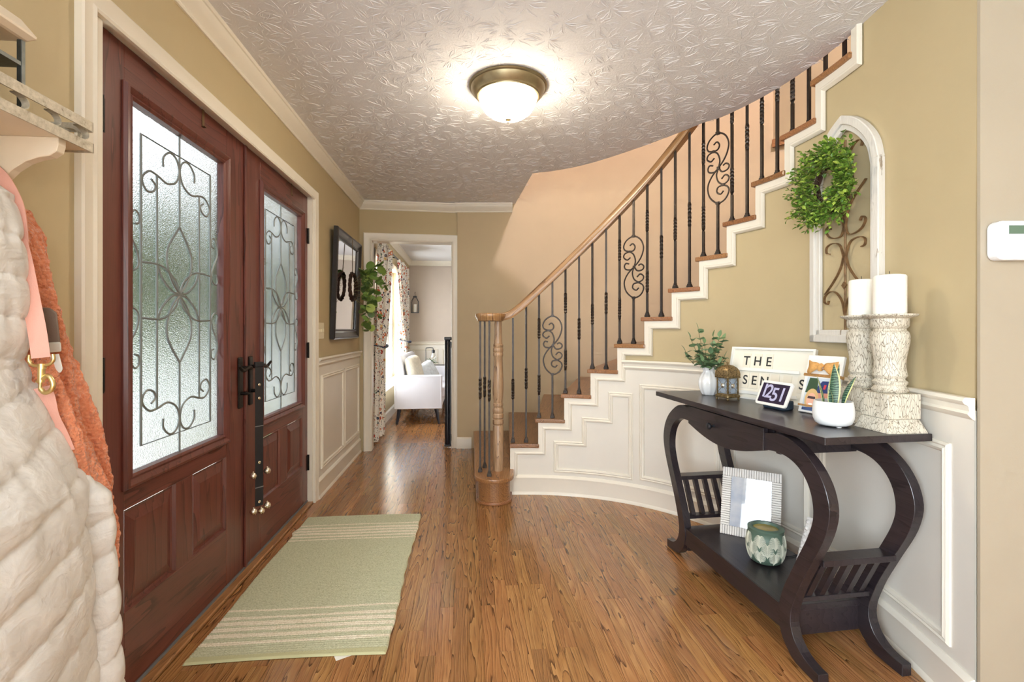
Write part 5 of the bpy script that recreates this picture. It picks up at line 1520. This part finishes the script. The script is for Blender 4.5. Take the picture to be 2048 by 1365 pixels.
def floral(name, base, sc=1.0):
    t = NT(name); t.set(Roughness=.85); v = t.coord('Object')
    nz = t.n.new('ShaderNodeTexNoise'); nz.inputs['Scale'].default_value = 14*sc; t.link(v, nz.inputs['Vector'])
    mx = t.n.new('ShaderNodeVectorMath'); mx.operation = 'MULTIPLY_ADD'; t.link(nz.outputs['Color'], mx.inputs[0]); mx.inputs[1].default_value = (.05/sc,)*3; t.link(v, mx.inputs[2])
    c = base
    for s_, th_, cols in ((6.5*sc, .30, [srgb(176,62,40), srgb(206,106,54), srgb(226,188,120), srgb(190,84,52)]), (13*sc, .34, [srgb(150,44,36), srgb(88,112,92), srgb(196,110,60), srgb(40,46,66)]), (30*sc, .30, [srgb(60,58,62), srgb(120,60,48), srgb(96,108,84), srgb(52,52,70)])):
        vo = t.n.new('ShaderNodeTexVoronoi'); vo.inputs['Scale'].default_value = s_; t.link(mx.outputs[0], vo.inputs['Vector'])
        sc_ = t.n.new('ShaderNodeSeparateColor'); t.link(vo.outputs['Color'], sc_.inputs[0])
        pal = t.ramp(sc_.outputs[0], [(0, cols[0]), (.75, cols[3]), (.25, cols[1]), (.5, cols[2])], 'CONSTANT')
        m_ = t.math('MULTIPLY', t.math('LESS_THAN', vo.outputs['Distance'], th_), t.math('GREATER_THAN', sc_.outputs[1], .22))
        rg = t.math('GREATER_THAN', vo.outputs['Distance'], th_*.45)
        pal2 = t.mix(rg, base, pal); c = t.mix(m_, c, pal2)
    t.color(c); return t.m
pY = 1.058; quadbox([(44,742),(40,716),(62,706),(72,730),(70,758),(58,762)], .01, floral('floral_cotton', srgb(232,226,212), 7), 'floral_flap', tp)
pY = 1.056; quadbox([(100,712),(118,707),(126,738),(122,746),(106,747)], .006, wht, 'tag', tp)

# ------------------------------------------------------------------ retractable gate at the doorway
gt = thing('baby_gate', 'black retractable safety gate folded against the doorway jamb', 'gate', M=BK @ T(.842, .03, 0))
blk = pm('black_gloss_tube', (.014,.015,.020), .25)
b = MB(); b.lathe([(.026,.03),(.028,.04),(.028,1.06),(.024,1.065)], 20); b.build('roll_housing', blk, gt, smooth=40)
b = MB(); b.box2((.020,-.020,.03), (.036,.020,1.05)); b.build('spine', M['black'], gt, bevel=.003)
b = MB(); b.box2((-.034,-.032,1.065), (.040,.032,1.10)); b.build('top_cap', M['black'], gt, bevel=.010, seg=2)
b = MB(); b.box2((-.030,-.028,.012), (.036,.028,.036)); b.build('bottom_cap', M['black'], gt, bevel=.006)
for z in (.10, 1.02): b = MB(); b.box2((.026,-.030,z-.03), (.039,.012,z+.03)); b.build('bracket', M['black'], gt, bevel=.002)

# ------------------------------------------------------------------ sitting room beyond the doorway
uph = pm('pale_grey_upholstery', srgb(222,222,228), .85, var=.02, bump=.25, bs=500, bd=.001)
legm = pm('dark_navy_wood', (.025,.028,.04), .35)
lv_ = thing('loveseat', 'pale grey upholstered loveseat with tapered dark legs under the windows', 'sofa', M=FR)
LT0, LT1 = 5.93, 7.60
b = MB(); b.box2((.15, LT0+.09, .20), (.72, LT1-.09, .33)); b.build('seat_base', uph, lv_, bevel=.012, seg=2)
for a, c in ((LT0+.095, (LT0+LT1)/2-.003), ((LT0+LT1)/2+.003, LT1-.095)):
    b = MB(); b.box2((.27, a, .325), (.76, c, .455)); b.build('seat_cushion', uph, lv_, bevel=.03, seg=3)
for a, c in ((LT0, LT0+.09), (LT1-.09, LT1)):
    b = MB(); b.box2((.145, a, .195), (.725, c, .610)); arm = b.build('arm', uph, lv_, bevel=.012, seg=2)
    b = MB(); b.mould([(.16, .207), (.713, .207), (.713, .598), (.16, .598)], [(-.003,0),(0,.004),(.003,0)], True, lambda u, z, h: Vector((u, a-h if a == LT0 else c+h, z))); b.build('piping', uph, arm)
def backfn(u, v): return None
b = MB(); b.prism([(.145,.25),(.30,.32),(.255,.60),(.225,.82),(.19,.85),(.15,.84)], LT0+.08, LT1-.08, Matrix(((1,0,0,0),(0,0,1,0),(0,1,0,0),(0,0,0,1)))); b.build('backrest', uph, lv_, bevel=.02, seg=3)
for a in (LT0+.06, LT1-.06):
    for x, dx in ((.20, -.03), (.65, .035)):
        b = MB(); b.tube([(x, a, .20), (x+dx, a, 0)], [.026, .014], 12); b.build('leg', legm, lv_, smooth=40)
def pillow(nm, M_, w_, h_, d_, mat, la):
    o = MB()
    def fn(u, v, s_):
        x = (u-.5)*2; z = (v-.5)*2; e = (max(0, 1-x**4)*max(0, 1-z**4))**.45
        return (x*w_/2*(1-.06*z*z), s_*d_/2*e, z*h_/2*(1-.06*x*x))
    o.grid(18, 18, lambda u, v: fn(u, v, 1)); o.grid(18, 18, lambda u, v: fn(u, v, -1))
    ob = o.build(nm, mat, smooth=80); ob.matrix_world = M_; tag(ob, la, 'pillow'); return ob
pillow('throw_pillow', FR @ T(.36, 6.23, .655) @ RY(RAD(-13)) @ RZ(RAD(78)), .40, .38, .14, pm('cream_fur', srgb(232,224,204), .9, var=.1, vs=30, bump=.8, bs=60, bd=.01), 'cream textured throw pillow against the near arm of the loveseat')
pillow('throw_pillow', FR @ T(.52, 6.62, .600) @ RY(RAD(-30)) @ RZ(RAD(70)), .36, .30, .12, pm('white_blue_print', srgb(222,230,236), .85, var=.16, vs=18), 'white and pale blue throw pillow lying on the loveseat seat')
# side table, lamp, plant
stb = thing('side_table', 'small dark side table behind the far arm of the loveseat', 'table', M=FR @ T(.42, 8.05, 0))
b = MB(); b.box2((-.26,-.22,.56), (.26,.22,.585)); b.build('top', legm, stb, bevel=.003)
for sx in (-1, 1):
    for sy in (-1, 1): b = MB(); b.tube([(sx*.22, sy*.18, .56), (sx*.23, sy*.19, 0)], [.016,.012], 8); b.build('leg', legm, stb)
lp = thing('arched_table_lamp', 'black arched table lamp with a hanging glass jar shade', 'lamp', M=FR @ T(.40, 8.02, .585))
b = MB(); b.box2((-.06,-.05,0), (.10,.05,.015)); b.build('base', M['black'], lp, bevel=.003)
b = MB(); b.tube(spline([(-.045,0,.012),(-.045,0,.20),(-.045,0,.275),(-.03,0,.292),(.06,0,.292),(.072,0,.28),(.075,0,.255)], 4), .006, 8); b.build('arch', M['black'], lp, smooth=50)
b = MB(); b.lathe([(.022,.205),(.026,.215),(.026,.255),(.012,.262)], 14, T(.075,0,0)); b.build('socket', M['black'], lp)
b = MB(); b.lathe([(.0,.085),(.04,.09),(.052,.13),(.045,.175),(.026,.205)], 18, T(.075,0,0), cap0=False, cap1=False); b.build('jar_shade', M['glass'], lp, smooth=50)
b = MB(); b.lathe([(.0,.125),(.018,.135),(.022,.155),(.012,.18),(.012,.20)], 12, T(.075,0,0), cap0=False); b.build('bulb', pm('frosted_bulb', srgb(240,232,210), .3), lp, smooth=50)
pp = thing('potted_fern', 'small spiky green plant in a white pot beside the table lamp', 'plant', M=FR @ T(.45, 7.90, .585))
b = MB(); b.lathe([(.04,0),(.05,.05),(.052,.07),(.045,.07),(.044,.055),(.0,.055)], 20, None, cap1=False); b.build('pot', M['ceramic'], pp, smooth=40)
rf = random.Random(9); fm = leaf_mesh('frond', .15, .022, M['euc'], .1, .35)
for k in range(26):
    a = rf.uniform(0, 2*PI); place_leaf(fm, pp, (0,0,.06), (math.cos(a), math.sin(a), rf.uniform(.15, 1.6)), 0, rf.uniform(.7, 1.1)).name = 'frond'
# hanging lantern on the far wall
hl = thing('wall_lantern', 'grey metal lantern with white candle hung from a hook on the far wall', 'lantern', M=FR @ T(.115, 8.60, 1.475))
gm = pm('dark_grey_metal', (.07,.08,.09), .5, .5)
b = MB(); b.tube(spline([(-.01,.075,.345),(.0,.03,.372),(0,0,.368),(0,-.008,.345),(0,.004,.338)], 4), .004, 6); b.build('hook', gm, hl)
b = MB(); b.box2((-.065,-.065,0), (.065,.065,.012)); b.build('base', gm, hl)
for sx in (-1, 1):
    for sy in (-1, 1): b = MB(); b.tube([(sx*.06,sy*.06,.01),(sx*.06,sy*.06,.20),(sx*.024,sy*.024,.275)], .0055, 4); b.build('post', gm, hl)
b = MB(); b.box2((-.030,-.030,.272), (.030,.030,.300)); b.tube([(0,0,.30),(0,0,.345)], .003, 6); b.build('cap', gm, hl)
b = MB(); b.lathe([(.034,.012),(.034,.155),(.0,.158)], 18, None, cap1=False); b.build('candle', wax, hl, smooth=40)
# curtains
rod = thing('curtain_rod', 'black curtain rod with pointed finials above the sitting room windows', 'curtain rod', M=FR)
b = MB(); b.tube([(.08, 5.20, 2.145), (.08, 7.74, 2.145)], .011, 10); b.build('pole', M['black'], rod, smooth=40)
for y, s_ in ((5.20, -1), (7.74, 1)): b = MB(); b.lathe([(.012,0),(.026,.012),(.028,.022),(.016,.05),(.004,.085)], 12, T(.08, y, 2.145) @ RX(-s_*PI/2)); b.build('finial', M['black'], rod, smooth=40)
for y in (5.3, 6.5, 7.66): b = MB(); b.tube([(0, y, 2.15), (.08, y, 2.135)], .007, 6); b.build('bracket', M['black'], rod)
cf = floral('floral_curtain_linen', srgb(228,220,206), 1.7)
def curtain(top, tie, bot, la, tie_lab):
    c = thing('curtain', la, 'curtain', M=FR, group='floral curtains')
    def fn(u, v):
        z = lerp(.02, 2.150, v)
        if z > 1.0: t_ = (z-1.0)/1.15; e = t_**.62; a0, a1 = lerp(tie[0], top[0], e), lerp(tie[1], top[1], e)
        else: t_ = z/1.0; e = t_**3; a0, a1 = lerp(bot[0], tie[0], e), lerp(bot[1], tie[1], e)
        wd_ = a1-a0; y = lerp(a0, a1, u)
        return (.085+.034*math.sin(u*2*PI*6.5)+.012*math.sin(u*31+z*2), y+.010*math.sin(u*2*PI*13), z)
    b = MB(); b.grid(150, 60, fn); b.grid(150, 60, lambda u, v: (fn(u, v)[0]-.004, fn(u, v)[1], fn(u, v)[2])); b.build('cloth', cf, c, smooth=80)
    b = MB(); b.tube(spline([(.145,tie[0]-.01,1.0),(.15,(tie[0]+tie[1])/2,.975),(.13,tie[1]+.02,1.0),(.03,tie[1]+.02,1.03),(.03,tie[0],1.02)], 6, True), .020, 6, closed=True, flat=(.25,1)); b.build('tieback', pm('navy_tieback', srgb(44,58,84), .8), c)
curtain((5.24, 5.98), (5.00, 5.46), (4.96, 5.52), 'floral curtain tied back next to the doorway', '')
curtain((6.70, 7.66), (7.30, 7.70), (7.25, 7.75), 'floral curtain tied back in the far corner by the loveseat', '')

# ------------------------------------------------------------------ front garden seen through the glass
b = MB(); b.box2((-40, -30, -.60), (-.165, 60, -.20)); g_ = b.build('ground_lawn', pm('lawn', srgb(150,160,116), .95, var=.2, vs=1.5), frame=FR); struct(g_, 'lawn in front of the house')
b = MB(); b.box2((-1.9, .3, -.20), (-.165, 4.6, -.03)); struct(b.build('ground_porch', pm('porch_concrete', srgb(226,224,220), .8), frame=FR), 'concrete front porch')
b = MB(); b.box2((-9, -8, -.20), (-2.2, 45, -.185)); struct(b.build('ground_drive', pm('drive_concrete', srgb(228,226,222), .8), frame=FR), 'pale concrete driveway')
hs_ = thing('neighbour_house', 'pale house across the driveway with a dark roof', 'building', M=FR @ T(-17, 30, -.2))
b = MB(); b.box2((-5, -9, 0), (0, 9, 3.4)); b.build('wall', pm('pale_siding', srgb(216,214,210), .8), hs_)
b = MB(); b.prism([(-5.4,3.4),(.4,3.4),(-2.5,5.6)], -9.4, 9.4, XZ); b.build('roof', pm('roof_shingle', srgb(120,116,112), .9), hs_)
for y in (-5, 0, 5): b = MB(); b.box2((-.02, y-.7, 1.0), (.03, y+.7, 2.4)); b.build('window', pm('dark_window_%d' % (y+9), srgb(96,104,112), .3), hs_)
rt_ = random.Random(4)
def bush(nm, x, y, r, h, la, cat, trunk=0):
    t_ = thing(nm, la, cat, M=FR @ T(x, y, -.2))
    b = MB()
    def fn(u, v):
        a = 2*PI*u; p = PI*v; d = Vector((math.sin(p)*math.cos(a), math.sin(p)*math.sin(a), math.cos(p)))
        k = 1+.28*mnoise.noise(d*2.2+Vector((x, y, 0)))+.16*mnoise.noise(d*6+Vector((y, x, 0)))
        return (d.x*r*k, d.y*r*k, trunk+h/2+d.z*h/2*k)
    b.grid(40, 24, fn, closeu=True); b.build('crown', pm('foliage_%d' % int(100*abs(x)+10*y), srgb(rt_.randint(70,84), rt_.randint(92,106), rt_.randint(56,66)), .9, var=.4, vs=7, bump=1, bs=9, bd=.2), t_, smooth=80)
    if trunk: b = MB(); b.tube([(0,0,0),(0,0,trunk+.4)], [.13,.09], 10); b.build('trunk', pm('bark_%d' % int(100*abs(x)), srgb(112,98,84), .9), t_)
bush('tree', -4.4, 8.9, 1.9, 2.9, 'leafy tree seen through the nearer door', 'tree', 1.0)
bush('tree', -4.6, 14.6, 1.9, 2.9, 'leafy tree seen through the farther door', 'tree', 1.0)
bush('shrub', -9.0, 19.5, 1.3, 1.6, 'low green shrub along the driveway', 'shrub')
